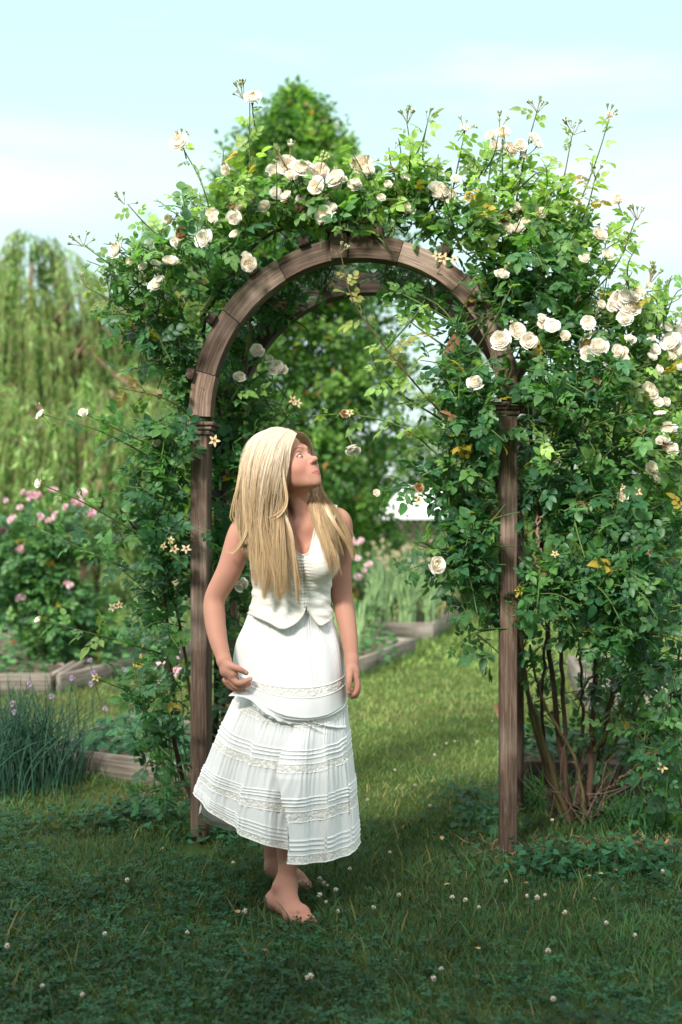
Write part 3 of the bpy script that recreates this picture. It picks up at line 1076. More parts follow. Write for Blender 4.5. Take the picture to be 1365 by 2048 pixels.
def star_mesh(name, seed, c0=(0.62, 0.47, 0.27), c1=(0.36, 0.17, 0.09), pet=5):
    r = np.random.default_rng(seed)
    mb = MB()
    for i in range(pet):
        an = i * 2 * np.pi / pet + r.normal(0, 0.1)
        vv, q2, t2 = leaflet(0.23, 0.06, 0.15)
        d = np.array((math.cos(an), math.sin(an), 0.25 + r.normal(0, 0.15)))
        X, Y, Z = frames(d[None], np.array([[0, 0, 1.0]]))
        scatter(mb, vv, q2, t2, np.zeros((1, 3)), X, Y, Z, 1.0 + r.normal(0, 0.1), np.array(c0) * r.uniform(0.8, 1.15), mat=0)
    for i in range(14):
        an, el = r.uniform(0, 6.3), r.uniform(0.3, 1.3)
        d = np.array((math.cos(an) * math.cos(el), math.sin(an) * math.cos(el), math.sin(el)))
        tubes(mb, np.array([(0, 0, 0), d * 0.16, d * 0.3]), np.array((0.05, 0.045, 0.05)), 4, col=c1, mat=0)
    tubes(mb, spline([(0, 0, 0), (0.05, 0, -0.5), (0.2, 0.2, -1.5), (0.3, 0.4, -2.6)], 6), np.array((0.16, 0.1, 0.06, 0.06, 0.06, 0.06)), 5, col=(0.12, 0.13, 0.05), mat=1)
    return mb.mesh(name, [M['petal'], M['stem']])


BLOOM = [bloom_mesh('bloom', 31), bloom_mesh('bloom', 32, cream=(0.97, 0.95, 0.91), heart=(0.94, 0.86, 0.74), flat=0.72), bloom_mesh('bloom', 33, cream=(0.97, 0.93, 0.86), heart=(0.95, 0.86, 0.73)),
         bloom_mesh('bloom', 34, cream=(0.98, 0.96, 0.93), heart=(0.94, 0.89, 0.80), n_wh=5, flat=0.65, spread=1.1)]
OLD = bloom_mesh('withered_bloom', 35, cream=(0.56, 0.38, 0.22), heart=(0.40, 0.22, 0.11), flat=0.7)
BUD = [bud_mesh('bud', 41, 0.2, (0.68, 0.60, 0.38)), bud_mesh('bud', 42, 0.42, (0.9, 0.8, 0.64)), bud_mesh('bud', 43, 0.05, (0.36, 0.40, 0.16))]
STAR = [star_mesh('seed_star', 51), star_mesh('seed_star', 52, c0=(0.66, 0.55, 0.36))]


def orient(o, pos, face, s, spin=None):
    z = Vector(face).normalized()
    q = z.to_track_quat('Z', 'Y')
    m = q.to_matrix().to_4x4() @ Matrix.Rotation(rng.uniform(0, 6.28) if spin is None else spin, 4, 'Z')
    o.matrix_basis = Matrix.Translation(Vector([float(a) for a in pos])) @ m @ Matrix.Diagonal((s, s, s * rng.uniform(0.92, 1.05), 1))


def put(mesh, name, pos, face, s, plant):
    o = bpy.data.objects.new(name, mesh)
    C.objects.link(o)
    adopt(o, plant)
    orient(o, pos, face, s)
    return o


def flowers(plant, lst, kind):
    """lst rows: px, py, radius px, depth"""
    for row in lst:
        px, py, r, d = row[:4]
        p = P(px, py, d)
        s = r * d / FPX
        f = (rng.normal(0, 0.38) + 0.15 * np.sign(px - 700), -1.0 + rng.normal(0, 0.2), 0.40 + rng.normal(0, 0.3))
        if (px, py) == (707, 903):                         # hangs from the shoot above it
            f = (0.1, -0.62, -0.70)
        if kind == 'bloom':
            put(BLOOM[rng.integers(4)], 'bloom', p, f, s * 0.95, plant)
        elif kind == 'withered':
            put(OLD, 'withered_bloom', p, f, s * 0.9, plant)
        elif kind == 'star':
            put(STAR[rng.integers(2)], 'seed_star', p, (f[0] * 0.6, -1, 0.25), s, plant)
        else:
            put(BUD[rng.choice(3, p=(0.45, 0.3, 0.25))], 'bud', p, p - P(row[4], row[5], d + 0.01), s, plant)


def bud_spray(lst, px, py, d, n=4, spread=24):
    for i in range(n):
        a = rng.normal(-0.1 if px < 600 else 0.1, 0.5)
        ln = spread * rng.uniform(0.7, 1.35)
        lst.append((px + ln * math.sin(a), py + spread * 0.5 - ln * math.cos(a), ln / 4.7, d + rng.normal(0, 0.02), px, py + spread * 0.5))


def canes(plant, rows, name='cane'):
    for pts, r0, r1, c in rows:
        p = spline(PP(pts), 26)
        p[1:-1] += rng.normal(0, 0.004, (24, 3))
        mb = MB()
        tubes(mb, p, np.linspace(r0, r1, 26), 7, col=c)
        # thorns
        m = 16
        i = rng.integers(2, 24, m)
        a = rng.uniform(0, 6.3, m)
        dv = np.stack((np.cos(a), np.sin(a) - 0.3, np.full(m, 0.1)), 1)
        dv = unit(dv)
        base = p[i] + dv * (r0 * 0.6)
        th = np.stack((base, base + dv * 0.007, base + dv * 0.013 - np.array((0, 0, 0.003))), 1)
        tubes(mb, th, np.array((0.0035, 0.002, 0.0004)), 4, col=(0.22, 0.11, 0.07))
        mb.build(name, M['stem'], plant)


def on_post(px, py, d):
    """the face of the arch stays mostly clear of leaves"""
    r2 = rng.random(len(px))
    bad = (px > 368) & (px < 424) & (py > 862) & (d < 5.05) & (r2 < 0.93)
    bad |= (px > 985) & (px < 1042) & (py > 1010) & (py < 1125) & (d < 5.0)
    bad |= (px > 985) & (px < 1042) & (py > 1235) & (d < 5.02)
    bad |= (px > 990) & (px < 1036) & (py > 880) & (d < 5.0) & (r2 < 0.6)
    # the curved rim: left side, crown and upper right
    u = (px - 706) / 328.0
    v = (832 - py) / 352.0
    rr = np.hypot(u, v)
    ang = np.degrees(np.arctan2(v, u))
    rim = (rr > 0.83) & (rr < 1.03) & (v > -0.05) & (d < 5.02)
    bad |= rim & (ang > 68) & (r2 < 0.97)
    bad |= rim & (ang > 48) & (ang <= 68) & (r2 < 0.93)
    bad |= rim & (ang > 20) & (ang <= 48) & (r2 < 0.82)
    bad |= (np.abs(px - 1015) < 34) & (py > 792) & (py < 850) & (d < 5.0) & (r2 < 0.75)
    # the view through the arch, where the far trees show
    gap = ((px - 655) / 105.0) ** 2 + ((py - 735) / 130.0) ** 2 < 1
    bad |= gap & (d > 4.85)
    return ~bad


BROWN, GREENC, OLIVE = (0.085, 0.05, 0.035), (0.12, 0.15, 0.045), (0.13, 0.10, 0.045)

def more(lst, boxes):
    for x0, x1, y0, y1, d0, n in boxes:
        for i in range(n):
            lst.append((rng.uniform(x0, x1), rng.uniform(y0, y1), rng.uniform(7, 13), d0 + rng.uniform(-.03, .03)))


# ---- left plant
rl = thing('climbing_rose', 'cream climbing rose over the left half of the arch, behind the woman', 'climbing rose', (*P(405, 1650, 5.35)[:2], 0), 'climbing roses on the arch')
L_BLOOM = [(505, 190, 18, 4.85), (357, 281, 19, 4.8), (450, 340, 10, 4.85), (425, 425, 12, 4.85), (480, 411, 11, 4.85), (575, 329, 20, 4.9), (549, 340, 14, 4.92),
           (603, 332, 18, 4.86), (641, 338, 17, 4.88), (668, 352, 19, 4.85), (632, 372, 15, 4.83), (553, 386, 12, 4.85), (528, 411, 12, 4.85), (646, 428, 17, 4.82), (662, 414, 12, 4.84), (405, 475, 19, 4.8),
           (341, 518, 15, 4.78), (497, 528, 15, 4.8), (310, 566, 16, 4.76), (318, 556, 10, 4.75), (228, 498, 15, 4.75), (335, 438, 9, 4.85), (515, 700, 13, 5.25), (551, 734, 16, 5.2), (565, 738, 10, 5.2), (480, 752, 12, 5.1),
           (78, 827, 9, 4.7), (166, 823, 8, 4.75), (75, 966, 9, 4.7), (483, 1168, 13, 5.15), (328, 866, 7, 4.85), (314, 884, 8, 4.85), (727, 330, 20, 4.9), (738, 338, 11, 4.86), (712, 326, 11, 4.9), (584, 352, 12, 4.9), (75, 1238, 7, 4.75), (600, 395, 9, 4.9), (700, 372, 8, 4.9), (540, 716, 7, 5.2)]
more(L_BLOOM, [(540, 690, 330, 400, 4.84, 9), (700, 780, 350, 420, 4.84, 4), (250, 420, 470, 560, 4.78, 4), (420, 540, 430, 520, 4.8, 4)])
L_OLD = [(360, 464, 15, 4.82), (600, 412, 10, 4.9), (570, 395, 9, 4.92)]
L_STAR = [(429, 882, 13, 4.82), (342, 1080, 9, 4.82), (328, 1092, 9, 4.82), (349, 1098, 11, 4.8), (373, 1098, 11, 4.8), (266, 1092, 8, 4.82), (225, 1215, 10, 4.85), (192, 1355, 10, 4.86), (586, 800, 11, 5.2), (596, 806, 10, 5.2), (240, 1210, 9, 4.85)]
L_BUD = []
for a in ((168, 482, 4.75, 6, 24), (250, 400, 4.75, 5, 20), (365, 272, 4.8, 4, 22), (488, 186, 4.85, 7, 26), (455, 335, 4.85, 3, 16), (240, 490, 4.75, 5, 20), (292, 560, 4.76, 3, 22), (170, 565, 4.8, 5, 18),
          (80, 815, 4.7, 3, 14), (85, 960, 4.7, 4, 22), (72, 1053, 4.7, 3, 10), (640, 330, 4.88, 5, 34), (580, 320, 4.9, 6, 44), (735, 320, 4.9, 4, 18), (345, 440, 4.82, 4, 18), (85, 1232, 4.75, 2, 10), (320, 870, 4.85, 3, 14), (235, 772, 4.85, 3, 10)):
    bud_spray(L_BUD, *a)
rose = Rose()
for b in [(300, 610, 4.95, 110, 90, .25, 34, .25), (345, 690, 5.05, 60, 90, .25, 30, .1), (400, 520, 5.0, 90, 80, .3, 34, .3), (300, 520, 4.9, 70, 50, .2, 12, .4),
          (480, 470, 5.05, 75, 70, .3, 32, .35), (470, 560, 5.35, 60, 70, .22, 26, .1), (560, 425, 5.1, 90, 45, .3, 34, .45), (650, 425, 5.1, 80, 42, .3, 30, .45), (745, 430, 5.1, 80, 42, .3, 30, .45),
          (540, 600, 5.5, 80, 45, .2, 34, 0), (600, 548, 5.35, 100, 35, .2, 26, 0), (470, 690, 5.5, 45, 90, .2, 30, .1), (445, 830, 5.4, 38, 80, .25, 26, .1),
          (470, 950, 5.3, 42, 90, .25, 32, .15), (470, 1080, 5.3, 40, 90, .25, 30, .1), (470, 1200, 5.35, 40, 120, .2, 24, 0), (445, 1400, 5.35, 20, 150, .2, 14, 0), (535, 800, 5.45, 60, 45, .2, 24, .35), (500, 860, 5.4, 60, 50, .2, 22, .15),
          (372, 780, 5.1, 20, 60, .15, 9, .2), (335, 880, 4.98, 70, 38, .2, 20, .15), (330, 960, 5.02, 60, 60, .25, 26, .1), (305, 1075, 4.98, 85, 50, .25, 28, .1), (330, 1150, 5.02, 60, 65, .25, 24, .05),
          (325, 1250, 5.08, 40, 60, .22, 10, .05), (312, 1390, 5.1, 65, 55, .22, 18, .05), (330, 1480, 5.12, 50, 60, .2, 16, 0), (352, 1580, 5.1, 35, 40, .2, 8, 0), (470, 395, 4.95, 50, 45, .2, 12, .7), (620, 385, 4.97, 95, 30, .22, 22, .7), (735, 392, 4.97, 60, 32, .22, 16, .7), (230, 560, 4.82, 50, 45, .15, 8, .5), (400, 440, 4.9, 50, 40, .2, 10, .65)]:
    rose.blob(*b)
for pts, age, red in [([(520, 470, 4.95), (508, 330, 4.9), (500, 205, 4.86)], .75, .1), ([(440, 520, 4.9), (400, 380, 4.85), (364, 292, 4.8)], .7, .1), ([(400, 540, 4.9), (310, 460, 4.8), (257, 410, 4.75)], .65, .1),
                      ([(330, 600, 4.9), (240, 540, 4.8), (170, 492, 4.75)], .45, .1), ([(330, 580, 4.88), (270, 520, 4.8), (232, 505, 4.75)], .5, 0), ([(345, 700, 4.95), (240, 620, 4.85), (172, 574, 4.8)], .45, .5),
                      ([(500, 460, 4.95), (470, 390, 4.88), (450, 348, 4.86)], .7, 0), ([(330, 930, 4.9), (200, 860, 4.75), (84, 828, 4.7)], .3, 0), ([(320, 900, 4.95), (230, 850, 4.82), (170, 828, 4.75)], .3, 0),
                      ([(300, 1080, 4.9), (180, 1010, 4.75), (80, 968, 4.7)], .3, .1), ([(310, 1160, 4.9), (190, 1105, 4.75), (80, 1062, 4.7)], .2, 0), ([(330, 1310, 5.0), (230, 1270, 4.85), (78, 1240, 4.75)], .4, .1),
                      ([(320, 1400, 5.0), (250, 1370, 4.9), (195, 1357, 4.86)], .25, .1), ([(400, 850, 5.05), (330, 800, 4.95), (236, 775, 4.86)], .3, .8), ([(560, 440, 4.98), (570, 380, 4.92), (575, 340, 4.92)], .7, 0),
                      ([(640, 440, 4.98), (645, 390, 4.9), (650, 350, 4.9)], .7, 0), ([(720, 440, 4.98), (724, 390, 4.92), (728, 345, 4.92)], .7, 0), ([(600, 450, 5.0), (615, 400, 4.95), (603, 350, 4.9)], .7, 0),
                      ([(480, 600, 5.6), (590, 660, 5.4), (615, 700, 5.35)], .1, 0), ([(420, 870, 5.2), (470, 790, 5.1), (485, 757, 5.12)], .5, 0), ([(470, 820, 5.4), (520, 760, 5.25), (548, 738, 5.22)], .4, 0)]:
    pts = [(a_ + rng.normal(0, 10) * (0 < j_ < len(pts) - 1), b_ + rng.normal(0, 6) * (0 < j_ < len(pts) - 1), c_) for j_, (a_, b_, c_) in enumerate(pts)]
    rose.shoot(PP(pts), 0.0042, 0.002, age, step=0.040, start=0.12, red=red, size=0.038)
canes(rl, [([(402, 1650, 5.35), (352, 1500, 5.25), (338, 1300, 5.12), (320, 1050, 5.0)], .012, .006, BROWN), ([(398, 1650, 5.38), (380, 1400, 5.3), (335, 1150, 5.1), (240, 1020, 4.85)], .009, .004, OLIVE),
           ([(405, 1650, 5.4), (440, 1300, 5.4), (446, 900, 5.35), (405, 650, 5.25), (470, 520, 5.2)], .013, .006, BROWN), ([(405, 1650, 5.4), (458, 1250, 5.45), (480, 900, 5.45), (500, 640, 5.4)], .011, .006, OLIVE),
           ([(446, 900, 5.35), (360, 700, 5.1), (290, 620, 4.95), (230, 560, 4.85)], .008, .004, GREENC), ([(400, 640, 5.2), (520, 480, 5.1), (640, 450, 5.05), (760, 445, 5.05)], .009, .005, OLIVE)])
keepL = on_post
nl_ = rose.finish(rl, L_BLOOM + L_STAR, keepL)
flowers(rl, L_BLOOM, 'bloom'); flowers(rl, L_OLD, 'withered'); flowers(rl, L_STAR, 'star'); flowers(rl, L_BUD, 'bud')

# ---- right plant
rr_ = thing('climbing_rose', 'larger cream climbing rose smothering the right post, its thorny canes bare at the foot', 'climbing rose', (*P(1150, 1645, 5.4)[:2], 0), 'climbing roses on the arch')
R_BLOOM = [(884, 378, 22, 4.85), (905, 386, 12, 4.85), (815, 358, 14, 4.88), (795, 368, 11, 4.9), (980, 268, 11, 4.85), (1007, 262, 13, 4.84), (1043, 289, 12, 4.84), (1003, 292, 11, 4.86), (1024, 296, 14, 4.86), (932, 254, 10, 4.86),
           (1221, 228, 9, 4.8), (1203, 466, 14, 4.75), (1196, 442, 9, 4.76), (1005, 545, 14, 4.68), (1036, 660, 16, 4.66), (1000, 678, 18, 4.66), (1058, 681, 16, 4.64), (1090, 645, 13, 4.66), (1105, 650, 15, 4.64), (1086, 634, 9, 4.66), (1177, 645, 14, 4.68), (1176, 706, 15, 4.66),
           (1199, 690, 16, 4.66), (1250, 716, 11, 4.68), (1240, 600, 20, 4.7), (1262, 612, 20, 4.68), (1250, 634, 15, 4.67), (1225, 612, 11, 4.7), (1340, 680, 20, 4.75), (1350, 700, 16, 4.74), (1336, 652, 11, 4.76), (1303, 780, 18, 4.72), (1318, 802, 11, 4.72),
           (951, 762, 15, 4.62), (707, 903, 14, 4.62), (877, 1130, 17, 4.62), (1335, 856, 11, 4.72), (1320, 824, 11, 4.72), (1305, 936, 13, 4.72), (1345, 896, 12, 4.72), (1300, 570, 8, 4.75), (1248, 992, 11, 4.72), (754, 985, 7, 4.72),
           (1332, 876, 10, 4.72), (788, 572, 6, 5.0), (1345, 855, 9, 4.73), (1360, 730, 12, 4.75), (1302, 674, 8, 4.74), (1249, 700, 8, 4.69), (1365, 660, 14, 4.78), (990, 446, 9, 4.84), (1015, 452, 9, 4.84), (1030, 418, 9, 4.85)]
more(R_BLOOM, [(800, 930, 340, 420, 4.84, 6), (960, 1080, 270, 330, 4.84, 5), (1200, 1290, 580, 640, 4.68, 7), (1130, 1290, 640, 730, 4.66, 5), (1290, 1365, 640, 760, 4.73, 4), (1280, 1365, 780, 960, 4.72, 3), (1080, 1260, 380, 560, 4.8, 5), (1000, 1060, 400, 470, 4.83, 4)])
R_OLD = [(1281, 850, 16, 4.7), (1012, 437, 12, 4.84), (1045, 420, 11, 4.85), (1195, 760, 11, 4.68), (1200, 470, 9, 4.76), (690, 826, 9, 4.66), (1330, 890, 9, 4.72), (1060, 440, 9, 4.85), (840, 975, 10, 4.7)]
R_STAR = [(888, 518, 14, 4.78), (875, 512, 11, 4.78), (910, 520, 10, 4.78), (700, 826, 9, 4.65), (1275, 985, 11, 4.72), (1325, 1535, 12, 4.75), (1245, 975, 9, 4.72), (1110, 1108, 9, 4.65), (1300, 1105, 12, 4.7), (838, 1000, 10, 4.7)]
R_BUD = []
for a in ((815, 235, 4.86, 7, 24), (855, 232, 4.86, 5, 18), (930, 248, 4.86, 4, 22), (1000, 250, 4.85, 3, 26), (1075, 215, 4.84, 7, 22), (1147, 258, 4.82, 5, 24), (1215, 228, 4.8, 4, 20), (1190, 345, 4.82, 4, 20), (1275, 430, 4.8, 6, 22),
          (1300, 555, 4.78, 6, 30), (1335, 575, 4.78, 4, 18), (850, 290, 4.86, 3, 16), (790, 290, 4.88, 3, 18), (680, 500, 4.7, 7, 16), (1145, 250, 4.82, 3, 16), (1000, 540, 4.68, 2, 26), (1030, 650, 4.66, 2, 22), (1255, 590, 4.7, 4, 34), (1058, 880, 4.62, 2, 10), (1190, 630, 4.7, 2, 20), (1350, 650, 4.76, 4, 24), (1150, 600, 4.75, 3, 20), (1260, 490, 4.78, 2, 16)):
    bud_spray(R_BUD, *a)
rose = Rose()
for b in [(860, 435, 5.0, 80, 45, .3, 32, .45), (940, 465, 4.97, 80, 50, .3, 32, .45), (1030, 500, 4.95, 80, 55, .3, 34, .4), (1000, 580, 4.97, 65, 55, .22, 32, .15), (1090, 590, 5.0, 90, 85, .35, 44, .25),
          (1170, 640, 5.0, 70, 75, .3, 34, .4), (1080, 700, 4.85, 85, 65, .25, 38, .35), (1200, 740, 4.95, 110, 85, .35, 50, .4), (1290, 700, 5.0, 75, 70, .3, 30, .5), (1330, 800, 5.0, 65, 105, .35, 34, .55),
          (1120, 820, 4.85, 105, 75, .28, 44, .2), (1230, 880, 4.95, 95, 85, .35, 44, .3), (1310, 960, 5.0, 75, 105, .3, 34, .35), (930, 640, 4.92, 40, 60, .15, 20, .1), (860, 600, 5.1, 55, 40, .2, 20, .3), (800, 560, 5.4, 60, 28, .2, 16, .1),
          (920, 755, 4.88, 50, 65, .22, 28, .2), (940, 860, 4.88, 50, 65, .22, 34, .1), (905, 960, 4.92, 52, 65, .22, 34, .1), (945, 1050, 4.92, 48, 65, .22, 32, .1), (900, 1125, 4.88, 45, 45, .18, 18, .15), (960, 1150, 4.97, 35, 45, .2, 14, .05),
          (968, 1270, 4.92, 22, 38, .1, 7, .05), (1090, 960, 5.02, 75, 85, .28, 38, .05), (1180, 1020, 4.92, 95, 75, .3, 42, .1), (1290, 1080, 4.92, 85, 85, .3, 38, .15), (1090, 1180, 4.82, 70, 65, .22, 34, .2),
          (1190, 1150, 4.82, 85, 75, .28, 42, .15), (1300, 1200, 4.87, 75, 75, .3, 38, .1), (1230, 1265, 4.92, 95, 42, .28, 30, .1), (1320, 1320, 4.97, 55, 65, .28, 20, .05), (1225, 1370, 5.12, 75, 55, .25, 14, 0),
          (1335, 1480, 4.92, 38, 85, .22, 22, .05), (1290, 1400, 5.5, 80, 60, .25, 18, .05), (1180, 1440, 5.6, 60, 60, .2, 9, .05), (1320, 1550, 5.3, 55, 60, .25, 16, .05), (1080, 1400, 5.6, 30, 90, .15, 7, .05), (1060, 1320, 5.0, 25, 50, .15, 4, 0), (1000, 440, 5.0, 100, 50, .25, 26, .7), (1120, 480, 4.95, 60, 60, .2, 18, .7), (880, 385, 4.95, 70, 36, .2, 16, .75), (1050, 395, 4.92, 70, 60, .2, 18, .8), (1130, 430, 4.9, 55, 60, .2, 14, .8), (770, 470, 4.88, 26, 16, .05, 3, .4), (690, 448, 4.9, 30, 14, .05, 3, .4), (880, 500, 4.88, 26, 18, .05, 2, .4), (1165, 520, 4.9, 55, 60, .2, 14, .75), (1235, 600, 4.85, 60, 50, .2, 14, .7), (820, 340, 4.9, 45, 50, .15, 9, .8), (985, 350, 4.88, 45, 50, .15, 9, .8), (1330, 640, 4.85, 45, 50, .2, 10, .7), (1340, 900, 4.85, 45, 80, .2, 14, .5)]:
    rose.blob(*b)
for pts, age, red in [([(850, 430, 4.95), (830, 330, 4.9), (814, 245, 4.86)], .75, .15), ([(870, 420, 4.95), (857, 320, 4.9), (856, 240, 4.86)], .75, .15), ([(895, 430, 4.95), (915, 340, 4.9), (931, 260, 4.86)], .75, .1),
                      ([(980, 480, 4.95), (993, 380, 4.9), (1005, 275, 4.85)], .7, 0), ([(1010, 470, 4.95), (1035, 380, 4.9), (1043, 300, 4.85)], .8, .1), ([(1020, 480, 4.95), (1058, 330, 4.88), (1075, 220, 4.84)], .8, .3),
                      ([(1060, 520, 4.95), (1110, 400, 4.88), (1146, 265, 4.82)], .85, .35), ([(1070, 560, 4.95), (1140, 430, 4.88), (1180, 330, 4.84), (1219, 238, 4.8)], .75, .2), ([(1100, 560, 4.95), (1160, 440, 4.86), (1192, 352, 4.82)], .75, .2),
                      ([(1120, 640, 4.95), (1210, 540, 4.84), (1273, 436, 4.8)], .7, .1), ([(1180, 680, 4.95), (1260, 600, 4.82), (1330, 578, 4.78)], .7, .3), ([(1200, 760, 4.92), (1290, 690, 4.8), (1355, 655, 4.76)], .7, .1),
                      ([(1230, 850, 4.92), (1300, 760, 4.8), (1362, 725, 4.76)], .7, .1), ([(1250, 900, 4.92), (1320, 860, 4.8), (1362, 805, 4.76)], .7, 0), ([(830, 440, 4.95), (800, 350, 4.9), (778, 295, 4.88)], .7, .5),
                      ([(950, 900, 4.9), (840, 785, 4.75), (760, 690, 4.7), (705, 600, 4.7), (682, 505, 4.7)], .85, .75), ([(930, 965, 4.92), (810, 880, 4.8), (715, 835, 4.7), (625, 832, 4.66)], .75, .05), ([(900, 850, 4.9), (790, 770, 4.78), (740, 700, 4.72)], .8, .1),
                      ([(890, 1010, 4.9), (810, 985, 4.78), (758, 985, 4.73)], .25, 0), ([(1100, 960, 4.8), (1080, 900, 4.68), (1060, 880, 4.63)], .85, 0), ([(940, 720, 4.85), (1010, 640, 4.72), (1030, 560, 4.68)], .5, 0),
                      ([(900, 640, 4.9), (830, 600, 4.85), (790, 580, 5.0)], .4, 0), ([(900, 700, 5.0), (850, 660, 5.0), (820, 640, 5.0)], .2, 0), ([(1240, 1200, 4.8), (1180, 1110, 4.7), (1110, 1108, 4.66)], .3, 0),
                      ([(920, 1130, 4.85), (850, 1090, 4.72), (830, 1085, 4.68)], .5, .05), ([(770, 700, 4.72), (830, 640, 4.7), (850, 600, 4.72)], .75, .0), ([(1080, 640, 4.9), (1130, 520, 4.82), (1150, 470, 4.8)], .7, .2), ([(990, 560, 4.9), (940, 500, 4.82), (930, 470, 4.8)], .6, .1)]:
    pts = [(a_ + rng.normal(0, 10) * (0 < j_ < len(pts) - 1), b_ + rng.normal(0, 6) * (0 < j_ < len(pts) - 1), c_) for j_, (a_, b_, c_) in enumerate(pts)]
    rose.shoot(PP(pts), 0.0045, 0.002, age, step=0.036, start=0.12, red=red, size=0.040)
canes(rr_, [([(1140, 1645, 5.4), (1090, 1500, 5.3), (1045, 1330, 5.15), (1000, 1000, 5.05), (940, 800, 4.95)], .013, .006, OLIVE), ([(1145, 1648, 5.42), (1110, 1400, 5.35), (1085, 1100, 5.2), (1060, 800, 5.1)], .014, .008, BROWN),
            ([(1178, 1640, 5.42), (1185, 1480, 5.4), (1192, 1330, 5.3), (1210, 1050, 5.1)], .017, .009, BROWN), ([(1190, 1500, 5.4), (1240, 1420, 5.3), (1275, 1300, 5.2), (1280, 1150, 5.05)], .010, .007, GREENC),
            ([(1135, 1645, 5.4), (1128, 1400, 5.35), (1122, 1200, 5.25), (1150, 900, 5.1)], .011, .007, BROWN), ([(1130, 1645, 5.4), (1075, 1480, 5.35), (1040, 1280, 5.25), (1034, 1100, 5.15), (950, 830, 4.98)], .010, .006, OLIVE),
            ([(1175, 1640, 5.45), (1225, 1380, 5.5), (1240, 1200, 5.3)], .016, .010, BROWN), ([(1020, 1000, 5.0), (1060, 1090, 4.92), (1080, 1140, 4.9)], .007, .005, GREENC), ([(985, 1240, 5.05), (965, 1100, 5.0), (950, 900, 4.92), (935, 760, 4.9)], .008, .005, OLIVE),
            ([(990, 1250, 5.1), (975, 1190, 5.0), (962, 1160, 4.98)], .007, .005, OLIVE), ([(1200, 1050, 5.1), (1240, 800, 5.0), (1290, 640, 4.9)], .008, .004, GREENC), ([(1060, 800, 5.1), (1080, 620, 5.0), (1100, 450, 4.92)], .008, .004, GREENC),
            ([(1180, 1600, 5.4), (1240, 1560, 5.2), (1290, 1520, 5.1)], .006, .004, BROWN), ([(1080, 960, 5.0), (1075, 1060, 4.9), (1085, 1120, 4.88)], .006, .005, (0.20, 0.12, 0.085)), ([(1075, 1050, 4.9), (1095, 1010, 4.88), (1105, 985, 4.87)], .004, .002, (0.25, 0.16, 0.12)),
            ([(1150, 1645, 5.5), (1165, 1450, 5.5), (1160, 1280, 5.35)], .010, .006, BROWN), ([(1200, 1640, 5.5), (1225, 1500, 5.55), (1290, 1380, 5.45), (1310, 1240, 5.2)], .010, .006, OLIVE),
            ([(1120, 1640, 5.45), (1095, 1560, 5.45), (1085, 1380, 5.35), (1100, 1220, 5.2)], .009, .006, BROWN), ([(1170, 1640, 5.38), (1150, 1520, 5.32), (1085, 1400, 5.2), (1060, 1290, 5.1)], .008, .005, OLIVE),
            ([(1290, 1640, 5.5), (1300, 1480, 5.4), (1330, 1330, 5.2)], .009, .006, BROWN), ([(1210, 1630, 5.6), (1260, 1500, 5.6), (1345, 1420, 5.4), (1360, 1300, 5.2)], .008, .005, BROWN), ([(1330, 1650, 5.5), (1345, 1500, 5.3), (1340, 1360, 5.1)], .008, .005, OLIVE),
            ([(1150, 1400, 5.3), (1200, 1330, 5.2), (1222, 1290, 5.15)], .005, .004, (0.18, 0.11, 0.08))])
rose.finish(rr_, R_BLOOM + R_STAR, on_post)
flowers(rr_, R_BLOOM, 'bloom'); flowers(rr_, R_OLD, 'withered'); flowers(rr_, R_STAR, 'star')
flowers(rr_, R_BUD[:98], 'bud')
# dead twigs at the foot of the right rose
mb = MB()
for i in range(70):
    a = P(rng.uniform(1090, 1210), rng.uniform(1580, 1660), rng.uniform(5.2, 5.6))
    a[2] = max(a[2], 0.01)
    d = np.array((rng.normal(0, 0.09), rng.normal(0, 0.06), rng.uniform(0.02, 0.28)))
    tubes(mb, spline([a, a + d * 0.5 + rng.normal(0, 0.02, 3), a + d], 5), np.linspace(0.0022, 0.0009, 5), 4, col=np.array((0.13, 0.09, 0.07)) * rng.uniform(0.5, 1.3))
mb.build('dead_twigs', M['stem'], rr_)


# ------------------------------------------------------------------ trees behind
lf_v = np.array(((0, 0, 0), (-0.32, 0.45, 0.08), (0, 0.5, 0), (0.32, 0.45, 0.08), (0, 1.0, -0.12)))
lf_t = [(0, 2, 1), (0, 3, 2), (1, 2, 4), (2, 3, 4)]


